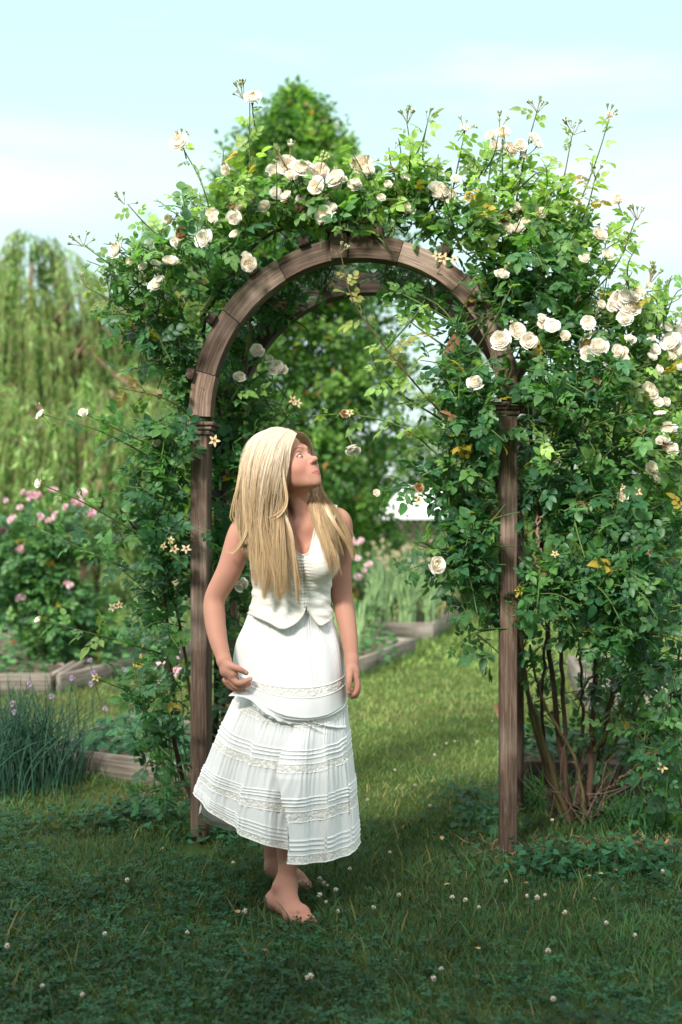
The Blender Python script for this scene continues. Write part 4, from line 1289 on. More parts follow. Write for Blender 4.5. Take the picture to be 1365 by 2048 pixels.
def tree(name, label, cat, base, height, prof, n, leaf, cols, trunk_r=0.09, seed=1, group=None, clump=0.16, bark=(0.10, 0.075, 0.055), z0=0.15, holes=0.35):
    """trunk with limbs and a crown of leaf clumps; prof: (height fraction, radius)"""
    r = np.random.default_rng(seed)
    bx, by = base
    bz = float(gz(bx, by)) - 0.05
    t = thing(name, label, cat, (bx, by, bz + 0.05), group)
    pf = np.array(prof)
    mt = MB()
    tr = spline([(bx, by, bz), (bx + 0.05, by, bz + height * 0.35), (bx - 0.03, by, bz + height * 0.7), (bx, by, bz + height * 0.95)], 14)
    tubes(mt, tr, np.linspace(trunk_r, 0.012, 14), 8, col=bark)
    mt.build('trunk', M['bark'], t)
    # clump centres inside the crown, biased to its outside
    k = max(40, n // 55)
    h = r.random(k) ** 0.9
    h = z0 + (1 - z0) * h
    rad = np.interp(h, pf[:, 0], pf[:, 1]) * (0.25 + 0.75 * r.random(k) ** 0.45) * (1 + 0.22 * r.standard_normal(k) * 0.7)
    a = r.uniform(0, 2 * np.pi, k)
    cc = np.stack((bx + rad * np.cos(a), by + rad * np.sin(a), bz + h * height), 1)
    ml = MB()
    nb = min(k, 46)
    for i in range(nb):
        zz = np.clip(cc[i, 2] - bz - rad[i] * 0.8, height * 0.12, height * 0.9)
        p0 = np.array([np.interp(zz, tr[:, 2] - bz, tr[:, q]) for q in range(3)])
        tubes(ml, spline([p0, (p0 + cc[i]) / 2 + np.array((0, 0, 0.06)), cc[i]], 7), np.linspace(trunk_r * 0.28, 0.005, 7), 5, col=bark)
    ml.build('limbs', M['bark'], t)
    w = r.integers(0, k, n)
    sz = clump * (0.6 + 0.8 * r.random(k))
    q = unit(r.standard_normal((n, 3))) * r.random((n, 1)) ** 0.5 * sz[w][:, None]
    q[:, 2] *= 0.75
    o = cc[w] + q
    outw = unit(o - np.array((bx, by, bz + height * 0.4)))
    d = unit(r.standard_normal((n, 3)) + 0.5 * outw + np.array((0, 0, -0.4)))
    nrm = unit(outw * 0.6 + np.array((0, -0.2, 0.7)) + 0.5 * r.standard_normal((n, 3)))
    cb = r.random(k)
    cols = np.array(cols)
    ci = np.clip(cb[w] * (len(cols) - 1) + 0.25 * r.standard_normal(n), 0, len(cols) - 1.001)
    i0 = ci.astype(int)
    f = (ci - i0)[:, None]
    col = (cols[i0] * (1 - f) + cols[i0 + 1] * f) * r.uniform(0.7, 1.3, (n, 1))
    rare = r.random((n, 1)) < 0.012
    col = np.where(rare, np.array((0.30, 0.15, 0.06)), col)
    X, Y, Z = frames(d, nrm)
    mc = MB()
    scatter(mc, lf_v, None, lf_t, o, X, Y, Z, leaf * r.uniform(0.6, 1.3, n), col)
    mc.build('crown', M['tree_leaf'], t)
    return t


# the tall tree straight behind the arch
tree('pear_tree', 'tall pointed green tree rising above the top of the arch', 'tree', (P(592, 1040, 15.0)[0], 15.0), 6.42,
     [(0, .6), (.12, 1.1), (.25, 1.3), (.45, 1.24), (.6, 1.05), (.75, 1.05), (.84, .92), (.91, .62), (.955, .28), (1, .04)], 48000, 0.09,
     [(0.032, 0.095, 0.024), (0.06, 0.145, 0.032), (0.09, 0.19, 0.04), (0.16, 0.28, 0.06)], 0.11, 3, clump=0.25)


def willow(base, height, spread, n, label, seed, limb=None, low=1.0, top=None, light=1.0):
    r = np.random.default_rng(seed)
    bx, by = base
    bz = float(gz(bx, by)) - 0.05
    t = thing('willow_tree', label, 'willow tree', (bx, by, bz + 0.05), 'weeping willows beyond the garden')
    mt = MB()
    tubes(mt, spline([(bx, by, bz), (bx + 0.1, by, bz + height * 0.3), (bx - 0.1, by, bz + height * 0.55), (bx, by, bz + height * 0.8)], 10), np.linspace(0.2, 0.05, 10), 8, col=(0.16, 0.11, 0.08))
    mt.build('trunk', M['bark'], t)
    ml = MB()
    k = 15
    tips = []
    for i in range(k):
        a = i * 2.4 + r.normal(0, 0.2)
        rr = spread * r.uniform(0.45, 1.0)
        hz = height * (1.0 - 0.32 * (rr / spread) ** 1.5) * r.uniform(0.88, 1.0)
        e = np.array((bx + rr * math.cos(a), by + rr * math.sin(a) * 0.7, bz + hz))
        p = spline([(bx, by, bz + height * 0.32), (bx + 0.45 * rr * math.cos(a), by + 0.3 * rr * math.sin(a), bz + hz * 0.82), e, e + np.array((0.25 * math.cos(a), 0.2 * math.sin(a), -0.35))], 16)
        tubes(ml, p, np.linspace(0.06, 0.012, 16), 5, col=(0.20, 0.13, 0.09))
        tips.append(p[6:])
    if limb is not None:
        tubes(ml, spline(PP(limb), 16), np.linspace(0.085, 0.03, 16), 6, col=(0.26, 0.16, 0.11))
        tips.append(spline(PP(limb), 16)[5:])
    ml.build('limbs', M['bark'], t)
    tips = np.concatenate(tips)
    # clustered curtains of hanging twigs: out over the dome, then straight down
    nc = n // 12
    ra = spread * np.sqrt(r.random(nc)) * 0.85
    aa = r.uniform(0, 2 * np.pi, nc)
    dome = height * (1.0 - 0.30 * (ra / spread) ** 2) * r.uniform(0.80, 1.0, nc)
    w = r.integers(0, nc, n)
    a = aa[w] + r.normal(0, 0.16, n)
    out0 = ra[w] + r.normal(0, 0.08, n)
    top_ = dome[w] + r.normal(0, 0.10, n)
    L = np.minimum((height * r.uniform(0.3, 0.75, nc) * low)[w] * r.uniform(0.6, 1.1, n), top_ - r.uniform(0.1, 0.8, n))
    L = np.maximum(L, 0.4)
    nk = 9
    s = np.linspace(0, 1, nk)
    reach = (0.22 + 0.35 * r.random(n))
    sway = r.normal(0, 0.05, n)
    rad_ = out0[:, None] + reach[:, None] * (1 - np.exp(-s * 5))[None]
    px = bx + rad_ * np.cos(a)[:, None] + sway[:, None] * s[None] ** 2 * 3
    py = by + rad_ * np.sin(a)[:, None] * 0.8
    pz = bz + top_[:, None] + 0.10 * np.sin(np.clip(s * 4, 0, 1) * np.pi)[None] - L[:, None] * s[None] ** 1.15
    path = np.stack((px, py, pz), 2)
    ms = MB()
    tubes(ms, path, np.linspace(0.007, 0.003, nk), 3, col=(0.17, 0.17, 0.06))
    ms.build('twigs', M['stem'], t)
    per = 40
    u = np.sort(r.random((n, per)), 1)
    i0 = np.clip((u * (nk - 1)).astype(int), 0, nk - 2)
    f = (u * (nk - 1) - i0)[..., None]
    ii = np.arange(n)[:, None]
    o = (path[ii, i0] * (1 - f) + path[ii, i0 + 1] * f).reshape(-1, 3)
    m = len(o)
    d = unit(np.stack((r.normal(0, 0.5, m), r.normal(0, 0.5, m), np.full(m, -0.9)), 1))
    nrm = r.standard_normal((m, 3)) + np.array((0, -0.6, 0.4))
    cb = np.repeat(r.random(n), per)[:, None]
    col = (np.array((0.125, 0.235, 0.080)) * (1 - cb) + np.array((0.26, 0.385, 0.14)) * cb) * r.uniform(0.7, 1.3, (m, 1)) * light
    X, Y, Z = frames(d, nrm)
    mc = MB()
    tv = lf_v * np.array((0.32, 1, 0.6))
    scatter(mc, tv, None, lf_t, o, X, Y, Z, r.uniform(0.09, 0.19, m), col)
    mc.build('crown', M['tree_leaf'], t)
    return t


willow((P(60, 1040, 21.0)[0], 21.0), 6.25, 1.8, 760, 'weeping willow at the left edge with a rounded top against the sky', 11, limb=[(420, 800, 20.6), (330, 790, 20.6), (250, 765, 20.7), (190, 715, 20.8), (120, 690, 20.9)])
willow((P(330, 1040, 23.0)[0], 23.0), 6.9, 1.5, 620, 'yellower weeping willow half hidden behind the left rose', 12, light=1.15)
willow((P(170, 1040, 19.0)[0], 19.0), 3.6, 2.6, 900, 'low curtain of willow in front of the two tall willows', 13, low=1.3)
tree('garden_tree', 'soft green tree glimpsed between the arch and the right rose', 'tree', (P(925, 1040, 33.0)[0], 33.0), 6.0, [(0, .4), (.2, 1.2), (.5, 1.4), (.8, 1.0), (1, .15)], 9000, 0.15, [(0.06, 0.13, 0.03), (0.10, 0.19, 0.045), (0.15, 0.25, 0.06)], 0.1, 5, clump=0.4)
tree('garden_tree', 'yellow green tree beyond the right edge of the rose', 'tree', (P(1335, 1040, 22.0)[0], 22.0), 4.1, [(0, .5), (.2, 1.3), (.5, 1.5), (.8, 1.1), (1, .15)], 9000, 0.14, [(0.10, 0.17, 0.04), (0.16, 0.24, 0.055), (0.22, 0.29, 0.07)], 0.1, 6, clump=0.4)
tree('garden_tree', 'dark low tree beside the white roofed shed', 'tree', (P(672, 1040, 27.0)[0], 27.0), 3.3, [(0, .5), (.3, .85), (.6, .8), (.9, .5), (1, .1)], 7000, 0.15, [(0.03, 0.09, 0.025), (0.05, 0.13, 0.035), (0.09, 0.18, 0.045)], 0.1, 8, clump=0.4)
tree('garden_tree', 'wide pale tree far behind the right post', 'tree', (P(1110, 1040, 30.0)[0], 30.0), 4.6, [(0, .8), (.3, 2.0), (.6, 1.9), (.9, 1.1), (1, .2)], 9000, 0.18, [(0.09, 0.16, 0.045), (0.14, 0.22, 0.06), (0.18, 0.27, 0.07)], 0.1, 9, clump=0.5)

for cx_, d_, h_, lab in ((672, 17.5, 1.45, 'rounded green shrub between the woman and the shed'), (975, 19.0, 1.7, 'bushy green shrub behind the crowded onion bed'), (610, 19.0, 1.8, 'dense green shrub at the foot of the tall tree'), (800, 21.0, 0.85, 'low green shrub before the slats of the shed')):
    tree('garden_shrub', lab, 'shrub', (P(cx_, 1040, d_)[0], d_), h_, [(0, .5), (.3, .8), (.6, .8), (.9, .5), (1, .1)], 5000, 0.10, [(0.045, 0.12, 0.03), (0.07, 0.16, 0.04), (0.12, 0.22, 0.055)], 0.04, int(cx_), clump=0.25, z0=0.05)

# far wood along the horizon
mb = MB()
n = 16000
x = rng.uniform(-34, 34, n)
y = rng.uniform(44, 54, n)
top = 2.6 + 0.9 * vnoise(x, 0 * x, 0.5, 9)
z = top * rng.random(n) ** 0.7
d = unit(rng.standard_normal((n, 3)))
X, Y, Z = frames(d, unit(np.array((0, -0.5, 0.8)) + 0.6 * rng.standard_normal((n, 3))))
col = np.array((0.05, 0.115, 0.035)) * rng.uniform(0.5, 1.7, (n, 1))
scatter(mb, lf_v, None, lf_t, np.stack((x, y, z), 1), X, Y, Z, rng.uniform(0.3, 0.6, n), col)
g = mb.build('treeline', M['tree_leaf'])
g['kind'] = 'stuff'

# low shed with a white roof and dark slats
sx, sy = P(845, 1040, 26.0)[0], 26.0
shed = thing('garden_shed', 'low white roofed shed with dark slatted walls seen under the arch', 'shed', (sx, sy, 0))
mwhite, nt, bs, out = mat('white_roof')
bs.inputs['Base Color'].default_value = (0.75, 0.77, 0.79, 1)
bs.inputs['Roughness'].default_value = 0.5
n1 = nt.nodes.new('ShaderNodeTexNoise'); n1.inputs['Scale'].default_value = 2.0
b1 = nt.nodes.new('ShaderNodeBump'); b1.inputs['Strength'].default_value = 0.2
nt.links.new(n1.outputs['Fac'], b1.inputs['Height']); nt.links.new(b1.outputs[0], bs.inputs['Normal'])
mb = MB()
zt, zb = 2.02, 1.36
v = [(sx - 0.98, sy - 0.7, zb), (sx + 0.98, sy - 0.7, zb), (sx + 0.98, sy + 0.7, zb), (sx - 0.98, sy + 0.7, zb), (sx - 0.35, sy, zt), (sx + 0.5, sy, zt)]
v += [(a, b, c - 0.05) for a, b, c in v[:4]]
mb.add(v, quads=[(0, 1, 5, 4), (2, 3, 4, 5), (0, 6, 7, 1), (1, 7, 8, 2), (2, 8, 9, 3), (3, 9, 6, 0), (6, 9, 8, 7)], tris=[(1, 2, 5), (3, 0, 4)])
mb.build('roof', mwhite, shed, smooth=False)
mb = MB()
for i in range(14):
    box(mb, (sx - 0.86 + i * 0.132, sy - 0.6, 0.66), (0.075, 0.03, 1.3), col=np.full(3, -0.2 + 0.5 * (i % 3 == 0)))
mb.build('slatted_wall', M['dark_wood'], shed)
for dx in (-0.9, 0.9):
    for dy in (-0.62, 0.62):
        mb = MB()
        box(mb, (sx + dx, sy + dy, 0.65), (0.09, 0.09, 1.31), col=np.full(3, 0.2))
        mb.build('post', M['bed_wood'], shed)


# ------------------------------------------------------------------ pink rose bushes
PINK = [bloom_mesh('bloom', 61, cream=(0.78, 0.56, 0.62), heart=(0.72, 0.44, 0.53), n_wh=4), bloom_mesh('bloom', 62, cream=(0.82, 0.67, 0.70), heart=(0.76, 0.50, 0.58), n_wh=4)]


def bush(label, cx, d, wpx, toppy, botpy, n, blooms, group, seed):
    base = P(cx, 1040, d)
    t = thing('pink_rose_bush', label, 'rose bush', (base[0], d, 0), group)
    b = Rose()
    hh = (botpy - toppy) / 2
    for k in range(6):
        px = cx + rng.uniform(-0.6, 0.6) * wpx
        py = toppy + hh * (0.55, 0.8, 1.0, 1.3, 1.5, 1.75)[k]
        b.blob(px, py, d + rng.uniform(-0.2, 0.25), wpx * 0.6, hh * 0.5, 0.32, n / 6, 0.22, size=0.046, away=(cx, botpy))
    b.finish(t, [(p[0], p[1], p[2], d - 0.4) for p in blooms])
    rows = []
    for i in range(9):
        e = (cx + rng.uniform(-0.7, 0.7) * wpx, toppy + rng.uniform(0.1, 0.6) * hh, d + rng.uniform(-0.3, 0.3))
        bz = P(cx, 1040, d); bpy = HZ + CAM_H * FPX / d
        rows.append(([(cx + rng.uniform(-0.15, 0.15) * wpx, bpy, d), ((cx + e[0]) / 2, (bpy + e[1]) / 2, d), e], .010, .004, BROWN if i % 2 else OLIVE))
    canes(t, rows)
    for px, py, r in blooms:
        put(PINK[rng.integers(2)], 'bloom', P(px, py, d - 0.45 + rng.uniform(0, .15)), (rng.normal(0, .5), -0.9, 0.5), r * (d - 0.4) / FPX, t)
    return t


bush('bushy pink rose growing at the left edge of the picture', 70, 10.4, 145, 985, 1335, 820,
     [(75, 990, 8), (60, 995, 6), (45, 983, 5), (105, 978, 6), (58, 989, 7), (20, 1040, 6), (110, 978, 5), (165, 985, 9), (160, 1005, 8), (150, 1003, 7), (110, 1030, 9), (82, 1032, 7), (40, 1014, 6), (25, 1035, 7), (95, 1040, 6), (5, 1060, 9),
      (40, 1098, 8), (37, 1195, 7), (47, 1192, 6), (185, 1025, 9), (193, 1035, 7), (120, 1332, 9), (30, 1100, 6), (140, 1170, 6), (133, 1165, 5), (67, 987, 6), (12, 1000, 5), (130, 1013, 6)], 'pink rose bushes in the beds', 71)
bush('small pink rose bush behind the woman, before the onion bed', 712, 12.6, 34, 1080, 1300, 110,
     [(704, 1078, 5), (722, 1080, 6), (715, 1115, 6), (735, 1128, 5), (716, 1152, 7), (700, 1110, 5), (690, 1092, 5), (728, 1140, 5), (740, 1127, 5), (712, 1085, 5)], 'pink rose bushes in the beds', 72)

# pink lilies behind the left rose
LILY = star_mesh('flower', 65, c0=(0.72, 0.42, 0.55), c1=(0.55, 0.35, 0.1), pet=7)
t = thing('pink_lily', 'pink starry lilies low behind the left rose', 'lily', (P(330, 1040, 5.75)[0], 5.75, 0))
mb = MB()
for i in range(22):
    b0 = np.array((P(330, 1040, 5.75)[0] + rng.normal(0, 0.05), 5.75 + rng.normal(0, 0.05), 0.0))
    e = P(rng.uniform(310, 365), rng.uniform(1330, 1420), 5.7)
    tubes(mb, spline([b0, (b0 + e) / 2 + (0, 0, 0.05), e], 6), np.linspace(0.004, 0.0015, 6), 4, col=(0.05, 0.11, 0.035))
mb.build('stems', M['stem'], t)
for px, py, r in ((345, 1312, 17), (325, 1330, 16), (352, 1342, 15), (318, 1372, 14), (335, 1318, 12)):
    put(LILY, 'flower', P(px, py, 5.62), (rng.normal(0, .4), -0.9, .6), r * 5.62 / FPX, t)

# ------------------------------------------------------------------ chives, onions, bed greens
def puff(name, seed, n, c0, c1, long=1.0):
    r = np.random.default_rng(seed)
    mb = MB()
    d = unit(r.standard_normal((n, 3)))
    tv = np.array(((0, 0, 0), (-0.16, 0.55, 0), (0.16, 0.55, 0), (0, 1, 0)))
    X, Y, Z = frames(d, r.standard_normal((n, 3)))
    cc = np.array(c0) + (np.array(c1) - np.array(c0)) * r.random((n, 1))
    scatter(mb, tv, [(0, 2, 3, 1)], None, d * 0.15, X, Y, Z, r.uniform(0.7, 1.0, n), cc)
    return mb


def chive_flower():
    mb = puff('flower', 81, 60, (0.36, 0.26, 0.40), (0.55, 0.44, 0.58))
    tubes(mb, spline([(0, 0, 0), (0, 0.2, -6), (0.4, 0.5, -14)], 6), 0.13, 5, col=(0.04, 0.10, 0.045), mat=1)
    return mb.mesh('flower', [M['petal'], M['stem']])


CHF = chive_flower()
c0 = P(30, 1040, 5.95)[0]
t = thing('chive_clump', 'tall dark clump of chives with small mauve flower heads at the left edge', 'chives', (c0, 5.95, 0))
mb = MB()
n = 420
a = rng.uniform(0, 6.3, n)
ln = rng.uniform(0.12, 0.75, n) ** 1.2
o = np.stack((c0 + 0.13 * rng.standard_normal(n), 5.95 + 0.14 * rng.standard_normal(n), np.zeros(n)), 1)
hgt = rng.uniform(0.32, 0.6, n)
s = np.linspace(0, 1, 7)
path = np.stack((o[:, None, 0] + (np.cos(a) * ln * 0.5)[:, None] * s ** 2, o[:, None, 1] + (np.sin(a) * ln * 0.4)[:, None] * s ** 2, (hgt[:, None] * (s - 0.35 * ln[:, None] * s ** 3))), 2)
tubes(mb, path, np.array((.0028, .003, .0028, .0026, .0022, .0016, .0005)), 4, col=np.array((0.022, 0.07, 0.042)) * rng.uniform(0.6, 1.7, (n, 1)))
mb.build('blades', M['stem'], t)
for px, py, d in ((180, 1321, 5.9), (187, 1345, 5.85), (145, 1356, 5.85), (60, 1368, 5.8), (104, 1393, 5.8), (25, 1407, 5.75), (30, 1424, 5.75), (248, 1340, 6.1), (183, 1368, 5.9), (211, 1417, 6.2)):
    put(CHF, 'flower', P(px, py, d), (rng.normal(0, .15), rng.normal(-.1, .15), 1), 0.0155, t)

def onion_leaf_mesh():
    mb = MB()
    r = np.random.default_rng(91)
    for i in range(15):
        a = r.uniform(0, 6.3)
        ln = r.uniform(0.03, 0.24)
        h = r.uniform(0.4, 0.82)
        o = np.array((r.normal(0, 0.035), r.normal(0, 0.035), 0))
        droop = 0.5 if i % 4 == 0 else 0.08
        p = np.stack([o + np.array((math.cos(a) * ln * q * q * (1 + 2 * droop), math.sin(a) * ln * q * q * (1 + 2 * droop), h * (q - droop * q ** 3))) for q in np.linspace(0, 1, 8)])
        dry = r.random() < 0.22
        tubes(mb, p, np.array((.009, .010, .010, .009, .008, .006, .004, .001)), 5, col=(0.34, 0.27, 0.12) if dry else np.array((0.24, 0.37, 0.16)) * r.uniform(0.7, 1.35))
    return mb.mesh('leaves', M['stem'])


def onion_head_mesh():
    mb = puff('flower_head', 92, 46, (0.50, 0.45, 0.30), (0.62, 0.52, 0.36))
    tubes(mb, spline([(0, 0, 0), (0.2, 0, -10), (0.5, 0.4, -24)], 6), np.array((.2, .22, .25, .28, .3, .3)), 5, col=(0.13, 0.22, 0.10), mat=1)
    return mb.mesh('flower_head', [M['petal'], M['stem']])


ONL, ONH = onion_leaf_mesh(), onion_head_mesh()


def onion(x, y, z, s, label, heads=2):
    t = thing('onion_plant', label, 'onion plant', (x, y, z), 'onion plants in the raised beds')
    o = bpy.data.objects.new('leaves', ONL)
    C.objects.link(o)
    o.parent = t
    o.rotation_euler = (0, 0, rng.uniform(0, 6.3))
    o.scale = (s, s, s)
    for k in range(heads):
        o = bpy.data.objects.new('flower_head', ONH)
        C.objects.link(o)
        o.parent = t
        o.location = (rng.normal(0, 0.06), rng.normal(0, 0.06), s * rng.uniform(0.62, 0.92))
        o.rotation_euler = (rng.normal(0, .12), rng.normal(0, .12), rng.uniform(0, 6))
        q = 0.03
        o.scale = (q, q, q)
    return t


for i in range(44):
    u, w = rng.uniform(0.06, 0.94), rng.uniform(0.04, 0.95)
    a, b, c, d = (np.array(q) for q in ((0.30, 13.62), (0.98, 13.5), (1.54, 16.2), (0.7, 16.5)))
    p = (1 - w) * ((1 - u) * a + u * b) + w * ((1 - u) * d + u * c)
    onion(p[0], p[1], 0.12, rng.uniform(0.85, 1.12), 'tall onion stalk with pale flower heads in the crowded far bed', 3 if i % 3 else 4)
for x, y in ((0.05, 11.9), (0.16, 11.5), (0.02, 11.1), (0.2, 12.1), (-0.05, 10.9)):
    onion(x, y, 0.09, rng.uniform(0.5, 0.75), 'floppy onion plant in the bare soil bed beside the woman', 0)
for x, y in ((-1.78, 11.2), (-1.68, 11.7), (-1.9, 11.5), (-1.6, 12.2), (-1.8, 12.0), (-1.95, 12.4), (-1.55, 11.9), (-1.72, 12.6)):
    onion(x, y, 0.09, rng.uniform(0.6, 0.8), 'yellowing onion stalk in the board bed behind the left rose', 1)

# low weeds and seedlings over the soil of the middle beds
mb = MB()
for (xa, xb, ya, yb, n) in ((-3.9, -2.2, 9.2, 12.4, 1500), (-2.05, -1.45, 9.8, 12.9, 500), (-0.2, 0.5, 10.6, 12.2, 260), (1.9, 3.2, 8.8, 10.2, 700)):
    x, y = rng.uniform(xa, xb, n), rng.uniform(ya, yb, n)
    o = np.stack((x, y, 0.09 + 0.16 * rng.random(n) ** 1.5), 1)
    ang = rng.uniform(0, 6.3, n)
    X, Y, Z = frames(np.stack((np.cos(ang), np.sin(ang), 0.1 + 0 * ang), 1), unit(np.stack((rng.normal(0, .4, n), rng.normal(-.3, .4, n), np.ones(n)), 1)))
    scatter(mb, vi_v * np.array((0.7, 1, 1)), vi_q, None, o, X, Y, Z, rng.uniform(0.03, 0.085, n), np.array((0.05, 0.13, 0.045)) * rng.uniform(0.5, 1.7, (n, 1)))
g = mb.build('weeds', M['grass'])
g['kind'] = 'stuff'

# strawberry leaves in the near left bed
mb = MB()
n = 520
u, w = rng.random(n), rng.random(n)
a, b, c, d = (np.array(q) for q in ((-1.42, 6.42), (-0.72, 6.02), (-0.56, 6.92), (-1.27, 7.34)))
p = (1 - w)[:, None] * ((1 - u)[:, None] * a + u[:, None] * b) + w[:, None] * ((1 - u)[:, None] * d + u[:, None] * c)
o = np.concatenate((p, (0.09 + 0.10 * rng.random(n))[:, None]), 1)
ang = rng.uniform(0, 6.3, n)
X, Y, Z = frames(np.stack((np.cos(ang), np.sin(ang), -0.15 + 0 * ang), 1), unit(np.stack((rng.normal(0, .3, n), rng.normal(-.3, .3, n), np.ones(n)), 1)))
scatter(mb, vi_v, vi_q, None, o, X, Y, Z, rng.uniform(0.035, 0.065, n), np.array((0.035, 0.11, 0.05)) * rng.uniform(0.5, 1.6, (n, 1)))
g = mb.build('strawberry_leaves', M['grass'])
g['kind'] = 'stuff'

mb = MB()
n = 420
o = np.stack((rng.uniform(0.86, 1.56, n), rng.uniform(5.95, 6.45, n), 0.13 + 0.12 * rng.random(n)), 1)
ang = rng.uniform(0, 6.3, n)
X, Y, Z = frames(np.stack((np.cos(ang), np.sin(ang), -0.15 + 0 * ang), 1), unit(np.stack((rng.normal(0, .3, n), rng.normal(-.3, .3, n), np.ones(n)), 1)))
scatter(mb, vi_v, vi_q, None, o, X, Y, Z, rng.uniform(0.03, 0.055, n), np.array((0.03, 0.09, 0.04)) * rng.uniform(0.5, 1.6, (n, 1)))
g = mb.build('ground_cover_leaves', M['grass'])
g['kind'] = 'stuff'

# a lobed squash plant climbing over the corner of that bed
t = thing('squash_plant', 'broad lobed squash leaves at the corner of the nearest left bed', 'squash plant', (-1.45, 6.3, 0))
sq_v = [(0, 0.35, 0)]
for i in range(15):
    an = -2.6 + i * 5.2 / 14 + math.pi / 2
    rr = 0.62 + 0.28 * abs(math.sin(i * 1.12))
    sq_v.append((rr * math.cos(an), 0.35 + rr * math.sin(an) * 0.95, -0.10 + 0.08 * (i % 2)))
sq_v = np.array(sq_v)
sq_t = [(0, i, i + 1) for i in range(1, 15)]
mb = MB()
st = MB()
for px, py, d, s in ((135, 1500, 6.25, .085), (165, 1478, 6.3, .075), (110, 1535, 6.1, .055), (100, 1555, 6.0, .07), (85, 1575, 5.95, .06), (110, 1578, 5.95, .05), (70, 1550, 6.0, .06), (105, 1590, 5.85, .06)):
    o = P(px, py, d)
    o[2] = max(o[2], 0.05)
    an = rng.uniform(0, 6.3)
    X, Y, Z = frames(np.array([[math.cos(an), math.sin(an) - 0.3, 0.1]]), np.array([[rng.normal(0, .3), -0.6, 0.8]]))
    scatter(mb, sq_v, None, sq_t, o[None], X, Y, Z, s, np.array((0.055, 0.15, 0.06)) * rng.uniform(0.5, 1.2))
    tubes(st, spline([(-1.45, 6.2, 0.0), (o + np.array((-1.45, 6.2, 0))) / 2 + (0, 0, 0.04), o], 6), 0.005, 5, col=(0.09, 0.16, 0.06))
mb.build('leaves', M['grass'], t)
st.build('stems', M['stem'], t)

# ------------------------------------------------------------------ clover flowers and fallen leaves
def clover_mesh(seed):
    r = np.random.default_rng(seed)
    n = 70
    d = unit(r.standard_normal((n, 3)) + np.array((0, 0, 0.35)))
    mb = MB()
    tv = np.array(((0, 0, 0), (-0.15, 0.55, 0), (0.15, 0.55, 0), (0, 1, 0.05)))
    X, Y, Z = frames(d, r.standard_normal((n, 3)))
    w = np.clip(0.5 + 0.9 * d[:, 2:3], 0, 1)
    scatter(mb, tv, [(0, 2, 3, 1)], None, d * 0.2, X, Y, Z, r.uniform(0.7, 1.0, n), np.array((0.50, 0.34, 0.26)) * (1 - w) + np.array((0.82, 0.80, 0.73)) * w)
    tubes(mb, spline([(0, 0, 0), (0.3, 0.2, -3), (0.6, 0, -7.5)], 5), 0.12, 4, col=(0.05, 0.12, 0.035), mat=1)
    return mb.mesh('clover_flower', [M['petal'], M['stem']])


CLV = [clover_mesh(i) for i in (101, 102, 103)]
spots = [(467, 1726), (600, 1763), (648, 1766), (640, 1758), (655, 1771), (672, 1780), (676, 1822), (640, 1790), (653, 1804), (700, 1738), (748, 1815), (798, 1790), (905, 1795), (931, 1800), (958, 1815), (1012, 1763), (1055, 1792), (1075, 1795), (1090, 1790),
         (1130, 1825), (1213, 1846), (1097, 1902), (1107, 1998), (1326, 1742), (883, 1938), (868, 1957), (165, 1990), (375, 1865), (15, 1892), (85, 1972), (490, 1822), (615, 1955), (622, 1952), (780, 1705), (1105, 1640),
         (893, 1487), (910, 1483), (955, 1483), (870, 1510), (830, 1570), (790, 1540), (985, 1442), (860, 1612), (255, 1760), (210, 1868), (735, 1600), (1270, 1870)]
for i, (px, py) in enumerate(spots):
    d = FPX * (CAM_H - 0.06) / (py - HZ)
    o = bpy.data.objects.new('clover_flower', CLV[i % 3])
    C.objects.link(o)
    p = P(px, py, d)
    s = rng.uniform(0.0062, 0.0098)
    o.matrix_basis = Matrix.Translation(Vector([float(a) for a in p])) @ Matrix.Rotation(rng.uniform(0, 6.3), 4, 'Z') @ Matrix.Rotation(rng.normal(0, .3), 4, 'X') @ Matrix.Scale(s, 4)
    tag(o, 'small round white clover flower standing in the lawn', 'clover flower', 'clover flowers dotted over the lawn')
dl_v = np.array(((0, 0, 0), (-0.3, 0.3, 0.12), (0.3, 0.3, 0.2), (0, 0.5, 0), (-0.25, 0.75, 0.22), (0.28, 0.72, 0.1), (0.05, 1.05, 0.15)))
dl_q = [(0, 3, 4, 1), (0, 2, 5, 3)]
dl_t = [(3, 5, 6), (3, 6, 4)]
mb = MB()
mb.add(dl_v, quads=dl_q, tris=dl_t, col=(0.42, 0.25, 0.11))
DL = mb.mesh('fallen_leaf', M['petal'])
mb = MB()
mb.add(dl_v, quads=dl_q, tris=dl_t, col=(0.50, 0.36, 0.17))
DL2 = mb.mesh('fallen_leaf', M['petal'])
for i, (px, py) in enumerate([(802, 1660), (885, 1680), (1170, 1740), (1183, 1752), (1235, 1742), (1207, 1748), (254, 1770), (490, 1645), (485, 1650), (255, 1680), (430, 1945), (470, 1820), (795, 1920), (890, 1770), (1058, 1765), (950, 1895), (560, 1730), (1195, 1800), (520, 1900), (1300, 1700), (1330, 1690), (320, 1700)]):
    d = FPX * (CAM_H - 0.03) / (py - HZ)
    o = bpy.data.objects.new('fallen_leaf', (DL, DL2)[i % 2])
    C.objects.link(o)
    s = rng.uniform(0.018, 0.032)
    p = P(px, py, d)
    o.matrix_basis = Matrix.Translation(Vector([float(a) for a in p])) @ Matrix.Rotation(rng.uniform(0, 6.3), 4, 'Z') @ Matrix.Rotation(rng.normal(0.2, .35), 4, 'X') @ Matrix.Scale(s, 4)
    tag(o, 'curled tan fallen leaf lying on the green lawn', 'fallen leaf', 'dry fallen leaves on the lawn')

